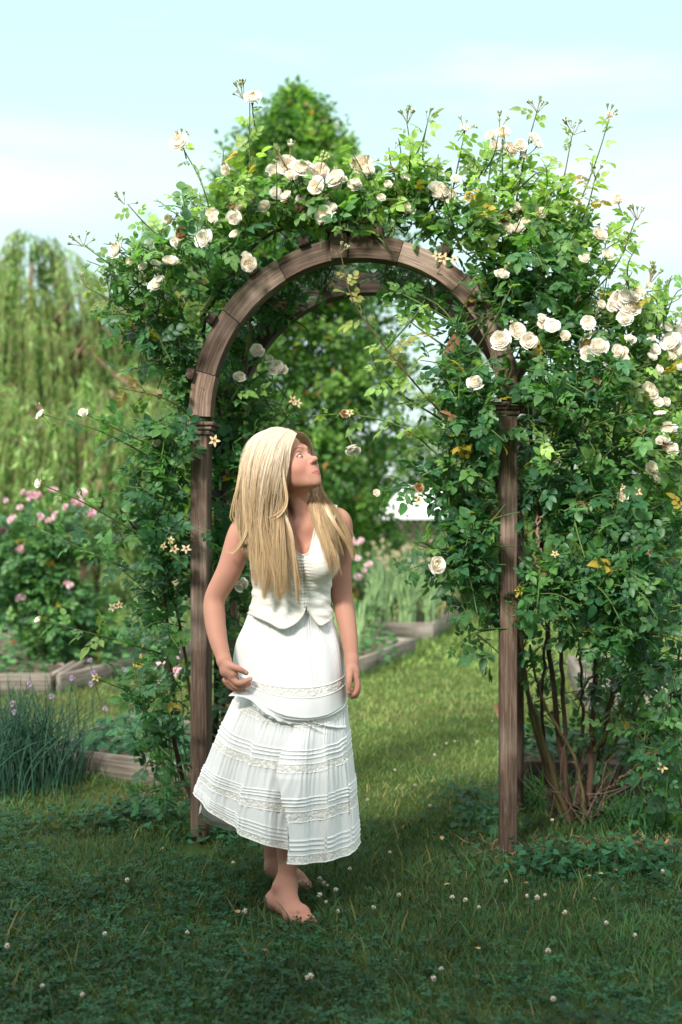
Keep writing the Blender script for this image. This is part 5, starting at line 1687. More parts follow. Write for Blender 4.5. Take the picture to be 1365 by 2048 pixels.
# unseen trees added behind the camera to shade the near lawn and arch foot
for (bx_, by_), h_, r_, lab, sd_ in (((-4.3, -4.2), 6.5, 3.0, 'broad unseen tree added behind the camera to shade the near lawn', 44), ((0.2, -4.6), 6.0, 2.8, 'lower unseen tree added for shade behind the camera, right of the broad one', 45)):
    tree('added_shade_tree', lab, 'tree', (bx_, by_), h_, [(0, .8 * r_), (.3, r_), (.6, r_), (.85, .8 * r_), (1, .35 * r_)], 9000, 0.34, [(0.04, 0.10, 0.03), (0.06, 0.13, 0.035), (0.09, 0.17, 0.045)], 0.18, sd_, 'unseen trees added for shade behind the camera', clump=0.8, z0=0.22)


# ------------------------------------------------------------------ the woman
import openvdb


def seg(p, q):
    q = q.copy()
    return q


class Field:
    """distance field on a grid that is finer round the head; pieces melt into one another"""
    def __init__(self, xs, ys, zs):
        self.ax = (xs, ys, zs)
        self.D = np.full((len(xs), len(ys), len(zs)), 0.05, np.float32)

    def block(self, lo, hi, m):
        sl = []
        for i in range(3):
            a = np.searchsorted(self.ax[i], lo[i] - m)
            b = np.searchsorted(self.ax[i], hi[i] + m)
            sl.append(slice(max(a - 1, 0), min(b + 1, len(self.ax[i]))))
        sl = tuple(sl)
        X, Y, Z = np.meshgrid(*(self.ax[i][sl[i]].astype(np.float32) for i in range(3)), indexing='ij', sparse=True)
        return sl, X, Y, Z

    def join(self, sl, d, k):
        a = self.D[sl]
        d = d.astype(np.float32)
        if k > 0:
            h = np.maximum(k - np.abs(a - d), 0) / k
            self.D[sl] = np.minimum(a, d) - h * h * k * 0.25
        else:
            self.D[sl] = np.minimum(a, d)

    def carve(self, sl, d, k):
        a = self.D[sl]
        h = np.maximum(k - np.abs(a + d), 0) / k
        self.D[sl] = np.maximum(a, -d) + h * h * k * 0.25

    def cone(self, a, b, ra, rb, k=0.02):
        a, b = np.asarray(a, float), np.asarray(b, float)
        r = max(ra, rb)
        sl, X, Y, Z = self.block(np.minimum(a, b) - r, np.maximum(a, b) + r, k + 0.006)
        d = b - a
        L2 = max(float(d @ d), 1e-9)
        t = np.clip(((X - a[0]) * d[0] + (Y - a[1]) * d[1] + (Z - a[2]) * d[2]) / L2, 0, 1)
        self.join(sl, np.sqrt((X - a[0] - t * d[0]) ** 2 + (Y - a[1] - t * d[1]) ** 2 + (Z - a[2] - t * d[2]) ** 2) - (ra + (rb - ra) * t), k)

    def chain(self, pts, rad, k=0.02):
        n = (len(pts) - 1) * 6 + 1 if len(pts) > 2 else 2
        pr = spline(np.concatenate((np.array(pts, float), np.array(rad, float)[:, None]), 1), n)
        p, r = pr[:, :3], pr[:, 3]
        sl, X, Y, Z = self.block((p - r[:, None]).min(0), (p + r[:, None]).max(0), k + 0.006)
        best = None
        for i in range(n - 1):
            a, d = p[i], p[i + 1] - p[i]
            t = np.clip(((X - a[0]) * d[0] + (Y - a[1]) * d[1] + (Z - a[2]) * d[2]) / max(float(d @ d), 1e-9), 0, 1)
            e = np.sqrt((X - a[0] - t * d[0]) ** 2 + (Y - a[1] - t * d[1]) ** 2 + (Z - a[2] - t * d[2]) ** 2) - (r[i] + (r[i + 1] - r[i]) * t)
            best = e if best is None else np.minimum(best, e)
        self.join(sl, best, k)

    def ell(self, c, r, k=0.02, rot=None, cut=False):
        c, r = np.asarray(c, float), np.asarray(r, float)
        m = r.max()
        sl, X, Y, Z = self.block(c - m, c + m, k + 0.006)
        x, y, z = X - c[0], Y - c[1], Z - c[2]
        if rot is not None:
            x, y, z = (rot[0, i] * x + rot[1, i] * y + rot[2, i] * z for i in range(3))
        k0 = np.sqrt((x / r[0]) ** 2 + (y / r[1]) ** 2 + (z / r[2]) ** 2)
        k1 = np.sqrt((x / r[0] ** 2) ** 2 + (y / r[1] ** 2) ** 2 + (z / r[2] ** 2) ** 2)
        d = k0 * (k0 - 1) / np.maximum(k1, 1e-6)
        (self.carve if cut else self.join)(sl, d, k)

    def mesh(self, D=None):
        D = self.D if D is None else D
        g = openvdb.FloatGrid(0.05)
        g.copyFromArray(np.ascontiguousarray(np.clip(D, -0.05, 0.05), np.float32))
        p, q = g.convertToQuads(0.0)
        p = np.asarray(p, float)
        v = np.stack([np.interp(p[:, i], np.arange(len(self.ax[i])), self.ax[i]) for i in range(3)], 1)
        return v, np.asarray(q, np.int64)[:, ::-1]


def axis(lo, hi, step, f0, f1, fine):
    a = np.arange(lo, f0, step)
    b = np.arange(f0, f1, fine)
    c = np.arange(f1, hi, step)
    return np.concatenate((a, b, c))


# head frame: X her right (towards the camera), Y the way she faces, Z up through the crown
HY, HP = R(56), R(29)
hf = np.array((math.sin(HY) * math.cos(HP), -math.cos(HY) * math.cos(HP), math.sin(HP)))
hr = np.array((-math.cos(HY), -math.sin(HY), 0.0))
hu = np.cross(hr, hf)
HR = np.stack((hr, hf, hu), 1)
HC = P(577, 940, 4.24)
HS = 1.03


def H(x, y, z):
    return HC + HR @ (np.array((x, y, z)) * HS)


F = Field(axis(-0.52, 0.12, 0.0034, -0.275, -0.05, 0.0016), axis(3.90, 4.58, 0.0034, 4.10, 4.37, 0.0016), axis(-0.03, 1.64, 0.0034, 1.395, 1.635, 0.0016))
# torso
T = Field(*F.ax)
hipL, hipR = P(545, 1310, 4.29), P(612, 1310, 4.31)
for f in (T,):
    f.ell(P(577, 1285, 4.29), (0.130, 0.078, 0.11), 0.03)
    f.ell(P(583, 1195, 4.285), (0.122, 0.088, 0.12), 0.05)
    f.ell(P(586, 1120, 4.285), (0.136, 0.095, 0.13), 0.05)
    f.ell(P(640, 1122, 4.195), (0.054, 0.052, 0.058), 0.035)
    f.ell(P(552, 1124, 4.195), (0.056, 0.052, 0.058), 0.035)
    f.cone(P(502, 1058, 4.275), P(672, 1050, 4.32), 0.050, 0.050, 0.05)
    f.cone(P(540, 1062, 4.245), P(645, 1056, 4.255), 0.045, 0.045, 0.05)
    f.cone(P(598, 1030, 4.30), P(512, 1048, 4.28), 0.045, 0.036, 0.04)
    f.cone(P(602, 1030, 4.30), P(668, 1040, 4.32), 0.045, 0.036, 0.04)
np.copyto(F.D, T.D)
# clavicles
F.cone(P(592, 1062, 4.215), P(520, 1050, 4.225), 0.008, 0.008, 0.02)
F.cone(P(610, 1060, 4.217), P(660, 1042, 4.25), 0.008, 0.008, 0.02)
# neck
F.chain([H(0.0, -0.025, -0.035), P(597, 1005, 4.268), P(601, 1055, 4.285)], (0.050, 0.0455, 0.051), 0.014)
F.cone(P(584, 985, 4.225), P(600, 1058, 4.218), 0.010, 0.009, 0.02)
# arms
F.chain([P(492, 1058, 4.275), P(481, 1075, 4.265), P(459, 1140, 4.265), P(431, 1195, 4.275), P(430, 1235, 4.25), P(437, 1280, 4.20), P(449, 1322, 4.155)], (0.046, 0.047, 0.0425, 0.0365, 0.0365, 0.031, 0.0235), 0.025)
F.chain([P(676, 1050, 4.32), P(681, 1075, 4.32), P(681, 1140, 4.32), P(685, 1192, 4.315), P(693, 1240, 4.28), P(700, 1285, 4.245), P(704, 1322, 4.22)], (0.044, 0.043, 0.0385, 0.036, 0.0335, 0.0275, 0.0225), 0.025)


def mm(*r):
    return [P(*q) for q in r]


# her right hand, gathering the skirt: palm, four unequal bent fingers, thumb from the side of the palm
F.chain(mm((449, 1324, 4.15), (457, 1338, 4.14), (466, 1348, 4.13)), (0.0225, 0.0225, 0.019), 0.012)
F.ell(P(456, 1343, 4.14), (0.026, 0.020, 0.022), 0.012)
F.chain(mm((463, 1355, 4.128), (476, 1366, 4.118), (489, 1364, 4.120), (501, 1358, 4.130)), (0.0112, 0.0102, 0.0090, 0.0078), 0.005)
F.chain(mm((459, 1360, 4.142), (473, 1373, 4.136), (487, 1373, 4.140), (499, 1368, 4.150)), (0.0110, 0.0104, 0.0090, 0.0076), 0.004)
F.chain(mm((454, 1362, 4.158), (467, 1376, 4.156), (480, 1378, 4.162), (491, 1374, 4.172)), (0.0105, 0.0098, 0.0086, 0.0074), 0.004)
F.chain(mm((450, 1360, 4.173), (460, 1373, 4.174), (470, 1376, 4.180), (479, 1374, 4.188)), (0.0095, 0.0086, 0.0076, 0.0066), 0.004)
F.chain(mm((455, 1330, 4.135), (467, 1334, 4.120), (480, 1339, 4.114), (493, 1346, 4.122)), (0.0150, 0.0118, 0.0098, 0.0080), 0.006)
# her left hand
F.chain(mm((704, 1322, 4.215), (704, 1336, 4.205), (706, 1352, 4.195)), (0.0215, 0.0220, 0.0200), 0.012)
F.ell(P(705, 1346, 4.20), (0.0235, 0.020, 0.024), 0.012)
F.chain(mm((700, 1340, 4.185), (699, 1356, 4.165), (698, 1372, 4.160), (698, 1385, 4.165)), (0.0140, 0.0108, 0.0096, 0.0080), 0.006)
F.chain(mm((711, 1354, 4.185), (715, 1371, 4.180), (711, 1386, 4.176), (701, 1391, 4.178)), (0.0112, 0.0098, 0.0086, 0.0076), 0.004)
F.chain(mm((712, 1354, 4.203), (717, 1373, 4.202), (713, 1390, 4.200), (702, 1394, 4.202)), (0.0112, 0.0100, 0.0088, 0.0076), 0.004)
F.chain(mm((712, 1352, 4.220), (717, 1369, 4.222), (713, 1385, 4.222), (704, 1389, 4.222)), (0.0105, 0.0094, 0.0084, 0.0074), 0.004)
F.chain(mm((711, 1350, 4.235), (715, 1363, 4.238), (712, 1375, 4.240), (705, 1379, 4.240)), (0.0095, 0.0084, 0.0074, 0.0066), 0.004)
# legs
F.chain([hipL, P(566, 1520, 4.16), P(576, 1640, 4.15), P(576, 1728, 4.150), P(571, 1768, 4.148)], (0.085, 0.055, 0.050, 0.0325, 0.0310), 0.03)
F.chain([hipR, P(592, 1520, 4.33), P(556, 1620, 4.43), P(547, 1700, 4.47), P(550, 1726, 4.475)], (0.085, 0.055, 0.050, 0.033, 0.031), 0.03)
# front foot: heel, arch, ball, five toes
g0 = float(gz(-0.17, 4.08))


def foot(ank, heel, ball, toe, s=1.0, mirror=1):
    ank, heel, ball, toe = (np.asarray(q, float) for q in (ank, heel, ball, toe))
    f = unit((toe - heel) * np.array((1, 1, 0)))
    l = np.array((-f[1], f[0], 0)) * mirror                # towards the little toe
    F.ell(heel + (0, 0, 0.026), (0.030, 0.033, 0.030), 0.02)
    F.chain([ank, ank * 0.55 + heel * 0.45 + (0, 0, 0.018)], (0.031, 0.030), 0.02)
    F.cone(ank + f * 0.012 + (0, 0, -0.012), ball + (0, 0, 0.030) - f * 0.03, 0.030, 0.026, 0.03)
    F.cone(heel + (0, 0, 0.026), ball + (0, 0, 0.022), 0.028, 0.026, 0.03)
    F.cone(ball - l * 0.020 + (0, 0, 0.022), ball + l * 0.024 + (0, 0, 0.016) - f * 0.012, 0.024, 0.018, 0.025)
    F.ell(ank + l * 0.030 + (0, 0, -0.004), (0.011, 0.011, 0.012), 0.02)
    F.ell(ank - l * 0.028 + (0, 0, 0.002), (0.011, 0.011, 0.012), 0.02)
    for i, (o, L, r) in enumerate(((-0.026, 0.056, 0.0125), (-0.009, 0.056, 0.0092), (0.006, 0.049, 0.0088), (0.019, 0.041, 0.0084), (0.031, 0.031, 0.0082))):
        b0 = ball + l * o * 0.9 + (0, 0, 0.017) + f * 0.004 * (1 - i)
        F.chain([b0, b0 + f * L * 0.55 + (0, 0, 0.004), b0 + f * L + l * o * 0.1 + (0, 0, -0.006)], (r * 1.15, r, r * 0.95), 0.006)


foot(P(571, 1768, 4.148), (P(550, 1040, 4.16)[0], 4.165, g0), (-0.140, 4.035, g0), (-0.112, 3.98, g0), mirror=-1)
foot(P(550, 1728, 4.475), (P(551, 1040, 4.48)[0], 4.49, g0 + 0.02), (-0.150, 4.425, g0), (-0.115, 4.40, g0), mirror=1)

# head
F.ell(H(0, -0.012, 0.035), np.array((0.073, 0.092, 0.086)) * HS, 0.0, HR)
F.ell(H(0, 0.030, -0.010), np.array((0.061, 0.062, 0.078)) * HS, 0.03, HR)
F.ell(H(0, 0.042, -0.044), np.array((0.046, 0.048, 0.048)) * HS, 0.025, HR)
for s in (-1, 1):
    F.ell(H(s * 0.034, 0.052, -0.026), np.array((0.027, 0.030, 0.030)) * HS, 0.025, HR)          # cheek
    F.cone(H(s * 0.050, 0.004, -0.036), H(s * 0.018, 0.062, -0.082), 0.017, 0.016, 0.022)            # jaw
    F.cone(H(s * 0.016, 0.0795, 0.033), H(s * 0.044, 0.066, 0.030), 0.010, 0.010, 0.02)              # brow
F.ell(H(0, 0.078, -0.0915), np.array((0.019, 0.015, 0.015)) * HS, 0.016, HR)                          # chin
F.ell(H(0, 0.082, -0.060), np.array((0.026, 0.016, 0.024)) * HS, 0.02, HR)                          # muzzle
for s in (-1, 1):
    F.ell(H(s * 0.031, 0.090, 0.0045), np.array((0.017, 0.013, 0.012)) * HS, 0.012, HR, cut=True)
F.cone(H(0, 0.0805, 0.010), H(0, 0.106, -0.020), 0.0062, 0.0082, 0.012)                               # nose
F.ell(H(0, 0.1085, -0.0240), np.array((0.0100, 0.0105, 0.0095)) * HS, 0.008, HR)
for s in (-1, 1):
    F.ell(H(s * 0.0125, 0.0955, -0.0290), np.array((0.0072, 0.0095, 0.0072)) * HS, 0.006, HR)
    F.ell(H(s * 0.0062, 0.1035, -0.0365), np.array((0.0032, 0.0045, 0.0030)) * HS, 0.003, HR, cut=True)
for x0, x1, z0, z1, y0, y1, r0, r1 in ((0.0, 0.024, -0.0590, -0.0662, 0.0955, 0.0800, 0.0052, 0.0022), (0.0, 0.022, -0.0675, -0.0678, 0.0940, 0.0800, 0.0062, 0.0026)):
    for s in (-1, 1):
        F.chain([H(s * x0, y0, z0), H(s * (x0 + x1) * 0.5, y0 - 0.0035, (z0 + z1) / 2), H(s * x1, y1, z1)], (r0, r0 * 0.8, r1), 0.004)
# eyelids: a shell round each eyeball with an almond opening
EZ = 0.0020
EYE = [(s, H(s * 0.031, 0.0745, EZ)) for s in (1, -1)]
ER = 0.0122
for s, c in EYE:
    sl, X, Y, Z = F.block(c - 0.02, c + 0.02, 0.004)
    x, y, z = X - c[0], Y - c[1], Z - c[2]
    lx, ly, lz = (HR[0, i] * x + HR[1, i] * y + HR[2, i] * z for i in range(3))
    rr = np.sqrt(x * x + y * y + z * z)
    hh = 0.0049 * (1 - (lx / 0.0130) ** 2)
    opening = np.maximum(np.abs(lz - 0.0008) - np.maximum(hh, -0.002), -(ly + 0.0))
    shell = rr - (ER + 0.0024)
    F.join(sl, np.maximum(shell, -opening), 0.004)
    F.D[sl] = np.maximum(F.D[sl], -np.maximum(np.maximum(rr - (ER + 0.0006), opening), -(ly - 0.002)))
v, q = F.mesh()
# colour of the skin, lips, brows and lash line
loc = (v - HC) @ HR / HS
skin = np.array((0.45, 0.224, 0.163))
col = np.broadcast_to(skin, v.shape).copy()
ns = vnoise(v[:, 0] + v[:, 1], v[:, 2], 30, 21)[:, None]
col *= 1 + 0.035 * ns
inh = (np.linalg.norm(loc, axis=1) < 0.16)


def mix(mask, c):
    global col
    m = np.clip(mask, 0, 1)[:, None]
    col = col * (1 - m) + np.array(c) * m


face = inh & (loc[:, 1] > 0.03)
for s in (-1, 1):
    d = np.sqrt(((loc[:, 0] - s * 0.040) / 0.026) ** 2 + ((loc[:, 2] + 0.030) / 0.026) ** 2)
    mix(np.where(face, 0.62 * np.exp(-d * d), 0), (0.47, 0.175, 0.142))
    bx = (loc[:, 0] * s - 0.010) / 0.040
    bz = 0.0235 + 0.010 * np.sin(np.clip(bx, 0, 1) * 2.4) - 0.006 * np.clip(bx, 0, 1) ** 2
    bw = 0.0040 * (1 - 0.55 * np.clip(bx, 0, 1))
    mix(np.where(face & (bx > 0) & (bx < 1), 0.88 * np.clip(1.6 - np.abs(loc[:, 2] - bz) / bw, 0, 1), 0), (0.19, 0.105, 0.065))
    ex, ez = loc[:, 0] - s * 0.031, loc[:, 2] - EZ - 0.0008
    hh = 0.0049 * (1 - (ex / 0.0130) ** 2)
    rim = face & (np.abs(ex) < 0.0150) & (loc[:, 1] > 0.072)
    mix(np.where(rim & (ez > hh - 0.0030) & (ez < hh + 0.0026), 0.97, 0), (0.035, 0.02, 0.015))
    mix(np.where(rim & (ez < -hh + 0.0010) & (ez > -hh - 0.0012), 0.45, 0), (0.12, 0.06, 0.045))
lx_ = np.abs(loc[:, 0]) / 0.0240
lc = -0.0637 - 0.0030 * lx_ ** 1.6                                # the line between the lips
lu = lc + 0.0075 * np.clip(1 - lx_ ** 1.8, 0, 1) - 0.0014 * np.exp(-(lx_ / 0.12) ** 2)
ld = lc - 0.0088 * np.clip(1 - lx_ ** 2.2, 0, 1)
mouth = face & (lx_ < 1) & (loc[:, 1] > 0.074)
mix(np.where(mouth, 0.8 * np.clip((lu - loc[:, 2]) / 0.0012 + 0.5, 0, 1) * np.clip((loc[:, 2] - ld) / 0.0012 + 0.5, 0, 1), 0), (0.42, 0.115, 0.12))
mix(np.where(face & (lx_ < 1.05) & (loc[:, 1] > 0.074), 0.8 * np.clip(1.5 - np.abs(loc[:, 2] - lc) / 0.0011, 0, 1), 0), (0.15, 0.045, 0.04))
for s in (-1, 1):
    mix(np.where(face, 0.8 * np.exp(-((loc[:, 0] - s * 0.0062) / 0.0035) ** 2 - ((loc[:, 2] + 0.0365) / 0.0032) ** 2 - ((loc[:, 1] - 0.101) / 0.006) ** 2), 0), (0.16, 0.06, 0.045))
# nails
NAIL = (P(698, 1386, 4.155), P(494, 1346, 4.112), P(503, 1357, 4.122))
for c in NAIL:
    d = np.linalg.norm((v - c) / np.array((0.006, 0.006, 0.0085)), axis=1)
    mix(np.where(v[:, 1] < c[1] + 0.003, 0.7 * np.clip(2.0 - 1.6 * d, 0, 1), 0), (0.70, 0.46, 0.38))
# redder hands, feet and elbows
for c, r in ((P(705, 1375, 4.19), 0.05), (P(480, 1360, 4.13), 0.045), (np.array((-0.14, 4.03, 0.02)), 0.07), (P(684, 1200, 4.31), 0.03)):
    d = np.linalg.norm(v - c, axis=1) / r
    mix(0.35 * np.exp(-d * d), (0.58, 0.27, 0.20))

M['skin'] = tint_mat('skin', rough=0.58, spec=0.22, sss=0.12, bump=0.05, bscale=900)
wbase = (-0.19, 4.25, float(gz(-0.19, 4.25)))
woman = thing('person', 'barefoot woman in a white sleeveless vest and long white skirt looking up at the roses', 'person', wbase)
mb = MB()
mb.add(v, quads=q, col=col)
mb.build('body', M['skin'], woman)

# eyes
M['eye'] = tint_mat('eye', rough=0.08, spec=0.6)
gaze = unit(HR @ np.array((-0.04, 0.95, 0.27)))
for s, c in EYE:
    n, m = 28, 28
    th, ph = np.linspace(0, np.pi, n), np.arange(m) * 2 * np.pi / m
    TH, PH = np.meshgrid(th, ph, indexing='ij')
    X, Y, Z = frames(np.array([[0, 0, 1.0]]) + 0.01, gaze[None])
    L = np.stack((np.sin(TH) * np.cos(PH), np.sin(TH) * np.sin(PH), np.cos(TH)), -1).reshape(-1, 3)
    vv = c + ER * (L[:, 0:1] * X + L[:, 1:2] * Y + L[:, 2:3] * Z)
    t = TH.reshape(-1, 1)
    cc = np.where(t < 0.19, np.array((0.008, 0.006, 0.006)), np.where(t < 0.50, np.array((0.035, 0.045, 0.055)), np.where(t < 0.56, np.array((0.02, 0.022, 0.025)), np.array((0.50, 0.48, 0.47)))))
    idx = np.arange(n * m).reshape(n, m)
    mb = MB()
    mb.add(vv, quads=np.stack((idx[:-1], np.roll(idx[:-1], -1, 1), np.roll(idx[1:], -1, 1), idx[1:]), -1).reshape(-1, 4), col=cc)
    mb.build('eye', M['eye'], woman)

# ---- vest
def poly_sd(px, py, poly):
    """signed distance (pixels) to a closed outline, negative inside"""
    poly = np.asarray(poly, float)
    d = np.full(px.shape, 1e9)
    inside = np.zeros(px.shape, bool)
    for i in range(len(poly)):
        a, b = poly[i], poly[(i + 1) % len(poly)]
        e = b - a
        wx, wy = px - a[0], py - a[1]
        t = np.clip((wx * e[0] + wy * e[1]) / (e @ e), 0, 1)
        d = np.minimum(d, (wx - e[0] * t) ** 2 + (wy - e[1] * t) ** 2)
        c = ((a[1] > py) != (b[1] > py)) & (px < (b[0] - a[0]) * (py - a[1]) / (b[1] - a[1] + 1e-12) + a[0])
        inside ^= c
    d = np.sqrt(d)
    return np.where(inside, -d, d)


VEST = [(474, 1010), (505, 1000), (540, 1012), (560, 1052), (589, 1101), (600, 1110), (618, 1107), (630, 1056), (642, 1015), (655, 1000), (676, 1010), (670, 1040), (668, 1085), (682, 1120), (684, 1180), (676, 1225), (660, 1243), (641, 1252), (626, 1236),
        (613, 1213), (606, 1232), (590, 1248), (565, 1259), (540, 1246), (512, 1232), (486, 1224), (480, 1150), (492, 1112), (500, 1080), (490, 1045)]
xs, ys, zs = np.arange(-0.40, 0.03, 0.0022), np.arange(4.08, 4.46, 0.0026), np.arange(0.88, 1.40, 0.0022)
V = Field(xs, ys, zs)
V.ell(P(577, 1275, 4.29), (0.150, 0.112, 0.12), 0.03)
V.ell(P(583, 1195, 4.285), (0.127, 0.092, 0.12), 0.05)
V.ell(P(586, 1120, 4.285), (0.138, 0.096, 0.13), 0.05)
V.ell(P(642, 1124, 4.198), (0.054, 0.052, 0.058), 0.045)
V.ell(P(550, 1126, 4.198), (0.056, 0.052, 0.058), 0.045)
V.cone(P(502, 1058, 4.275), P(672, 1050, 4.32), 0.050, 0.050, 0.05)
V.cone(P(540, 1062, 4.245), P(645, 1056, 4.255), 0.045, 0.045, 0.05)
V.cone(P(598, 1030, 4.30), P(512, 1048, 4.28), 0.045, 0.036, 0.04)
V.cone(P(602, 1030, 4.30), P(668, 1040, 4.32), 0.045, 0.036, 0.04)
X, Y, Z = np.meshgrid(xs, ys, zs, indexing='ij')
ppx = 682.5 + X / Y * FPX
ppy = HZ - (Z - CAM_H) / Y * FPX
# the lower edge stands away from the waist a little
flare = 0.022 * np.clip((ppy - 1195) / 60, 0, 1) ** 1.3
pan = np.clip(1 - np.abs(ppx - 607) / 26, 0, 1) * np.clip((ppy - 1104) / 8, 0, 1) * np.clip((1216 - ppy) / 8, 0, 1)
wr = 0.0011 * np.sin(ppy * 0.95 + 0.6 * np.sin(ppx * 0.3)) * pan
wr += 0.0016 * np.sin((ppy + 0.28 * (ppx - 600) * np.sign(ppx - 607)) * 0.21 + 1.4 * np.sin(ppx * 0.045) + 2.2 * np.sin(ppy * 0.02 + Y * 9)) * np.clip((ppy - 1120) / 60, 0, 1)
wr += 0.0010 * np.sin((ppy - 0.5 * (ppx - 600)) * 0.37 + 2 * np.sin(ppx * 0.06)) * np.clip((ppy - 1150) / 40, 0, 1)
out_ = V.D - (0.0072 + flare + wr)
slit = 0.0030 - np.abs(ppx - (608 + 0.04 * (ppy - 1150))) / 588.0
reg = poly_sd(ppx, ppy, VEST) / 588.0
Dv = np.maximum(np.maximum(out_, reg), -(V.D + 0.002))
Dv = np.maximum(Dv, np.where((out_ > -0.0045) & (ppy > 1108) & (Y < 4.28), slit - 0.0010, -1))
vv, vq = V.mesh(Dv)
m, nt, bs, out = mat('linen')
M['linen'] = m
tcn = nt.nodes.new('ShaderNodeTexCoord')
n1 = nt.nodes.new('ShaderNodeTexNoise'); n1.inputs['Scale'].default_value = 420; n1.inputs['Detail'].default_value = 3
n2 = nt.nodes.new('ShaderNodeTexNoise'); n2.inputs['Scale'].default_value = 60; n2.inputs['Detail'].default_value = 4
mpn = nt.nodes.new('ShaderNodeMapping'); mpn.inputs['Scale'].default_value = (0.5, 0.5, 1.8)
nt.links.new(tcn.outputs['Object'], n1.inputs['Vector']); nt.links.new(tcn.outputs['Object'], mpn.inputs['Vector']); nt.links.new(mpn.outputs[0], n2.inputs['Vector'])
ad = nt.nodes.new('ShaderNodeMath'); ad.operation = 'MULTIPLY_ADD'; ad.inputs[1].default_value = 0.3
nt.links.new(n1.outputs['Fac'], ad.inputs[0]); nt.links.new(n2.outputs['Fac'], ad.inputs[2])
b1 = nt.nodes.new('ShaderNodeBump'); b1.inputs['Strength'].default_value = 0.55; b1.inputs['Distance'].default_value = 0.004
nt.links.new(ad.outputs[0], b1.inputs['Height']); nt.links.new(b1.outputs[0], bs.inputs['Normal'])
bs.inputs['Base Color'].default_value = (0.76, 0.74, 0.685, 1)
bs.inputs['Roughness'].default_value = 0.9
bs.inputs['Specular IOR Level'].default_value = 0.1
bs.inputs['Sheen Weight'].default_value = 0.15
mb = MB()
mb.add(vv, quads=vq)
vest = mb.build('vest', M['linen'], woman)

# scalloped edging round the neckline and armholes
def hit(px, py, off=0.004):
    """nearest point of the vest surface along the view line"""
    ds = np.arange(4.10, 4.36, 0.0015)
    pts = PP(np.stack((np.full_like(ds, px), np.full_like(ds, py), ds), 1))
    ii = [np.clip(np.searchsorted(a, pts[:, i]), 0, len(a) - 1) for i, a in enumerate((xs, ys, zs))]
    w = np.nonzero(out_[ii[0], ii[1], ii[2]] < 0.0)[0]
    return pts[w[0]] - np.array((0, off, 0)) if len(w) else None


for line in ([(642, 1018), (631, 1055), (625, 1082), (618, 1106), (604, 1110), (590, 1101), (575, 1076), (561, 1052)], [(671, 1018), (669, 1040), (668, 1062), (670, 1088)], [(503, 1229), (520, 1236), (540, 1245), (565, 1257), (590, 1247), (605, 1231), (611, 1216)], [(615, 1217), (626, 1234), (641, 1250), (658, 1241)]):
    ln = spline(np.array(line, float), 60)
    pts = [h for h in (hit(a, b, 0.001) for a, b in ln) if h is not None]
    if len(pts) < 8:
        continue
    pts = np.array(pts)
    for k in range(3):
        pts[1:-1] = (pts[:-2] + pts[1:-1] * 2 + pts[2:]) / 4
    mb = MB()
    tubes(mb, pts, 0.0022, 6, col=(0.72, 0.69, 0.62))
    seg_ = np.concatenate(([0], np.cumsum(np.linalg.norm(np.diff(pts, axis=0), axis=1))))
    for s in np.arange(0.002, seg_[-1], 0.0052):
        c = np.array([np.interp(s, seg_, pts[:, i]) for i in range(3)])
        a = np.linspace(0, 2 * np.pi, 7)
        tubes(mb, c + np.stack((0.0028 * np.cos(a), 0 * a - 0.0008, 0.0028 * np.sin(a)), 1), 0.0009, 4, col=(0.74, 0.71, 0.64))
    o = mb.build('lace_edging', tint_mat('lace_edging', rough=0.9, spec=0.1), woman)
    o.parent = vest
    o.matrix_parent_inverse = Matrix.Identity(4)

# ---- skirt: rings from waist to hem
LV = np.array([  # L(px,py)  C(px,py)  R(px,py)  centre depth, half depth
    (506, 1205, 583, 1212, 657, 1203, 4.285, .086),
    (490, 1248, 580, 1260, 668, 1246, 4.285, .100),
    (472, 1288, 580, 1312, 683, 1290, 4.285, .130),
    (468, 1335, 590, 1376, 691, 1344, 4.285, .158),
    (488, 1356, 583, 1434, 694, 1392, 4.275, .178),
    (472, 1388, 590, 1442, 694, 1402, 4.285, .158),
    (455, 1424, 580, 1482, 697, 1440, 4.285, .182),
    (436, 1472, 572, 1528, 702, 1492, 4.290, .205),
    (418, 1520, 566, 1580, 708, 1545, 4.295, .225),
    (405, 1552, 560, 1630, 713, 1600, 4.300, .242),
    (396, 1578, 556, 1706, 717, 1682, 4.300, .258)], float)
NT, NV = 760, 620
vv_ = np.linspace(0, 10, NV)
lv = np.stack([np.interp(vv_, np.arange(11), LV[:, i]) for i in range(8)], 1)
sm = spline(LV, NV)
wgt = np.clip(np.minimum(np.abs(vv_ - 4.0), np.abs(vv_ - 5.0)) / 0.8, 0, 1)[:, None]
lv = lv * (1 - wgt) + sm * wgt
A = np.linspace(0, 2 * np.pi, NT, endpoint=False)       # 0 = left, pi/2 = front, pi = right
VV, AA = np.meshgrid(vv_, A, indexing='ij')
sn, cs = np.sin(AA), np.cos(AA)
front = sn > 0
Lx, Ly, Cx, Cy, Rx, Ry, dC, rD = (lv[:, i][:, None] for i in range(8))
u = (1 - cs) / 2
ux = (Lx + Rx) / 2 - (Rx - Lx) / 2 * cs
mid_x = (Lx + Rx) / 2
ux = ux + (Cx - mid_x) * np.where(front, sn ** 2, 0) * 0.6
lin = Ly * (1 - u) + Ry * u
bump_ = (Cy - (Ly + Ry) / 2)
uy = lin + bump_ * np.where(front, np.abs(sn) ** 1.15, 0)
# behind, the hem drops again on the left and stays level
late = np.clip((VV - 5) / 5, 0, 1)
uy = uy + np.where(front, 0.0, np.abs(sn) ** 0.4 * late * (92 * (1 - u) - 45 * u))
dep = dC - rD * sn
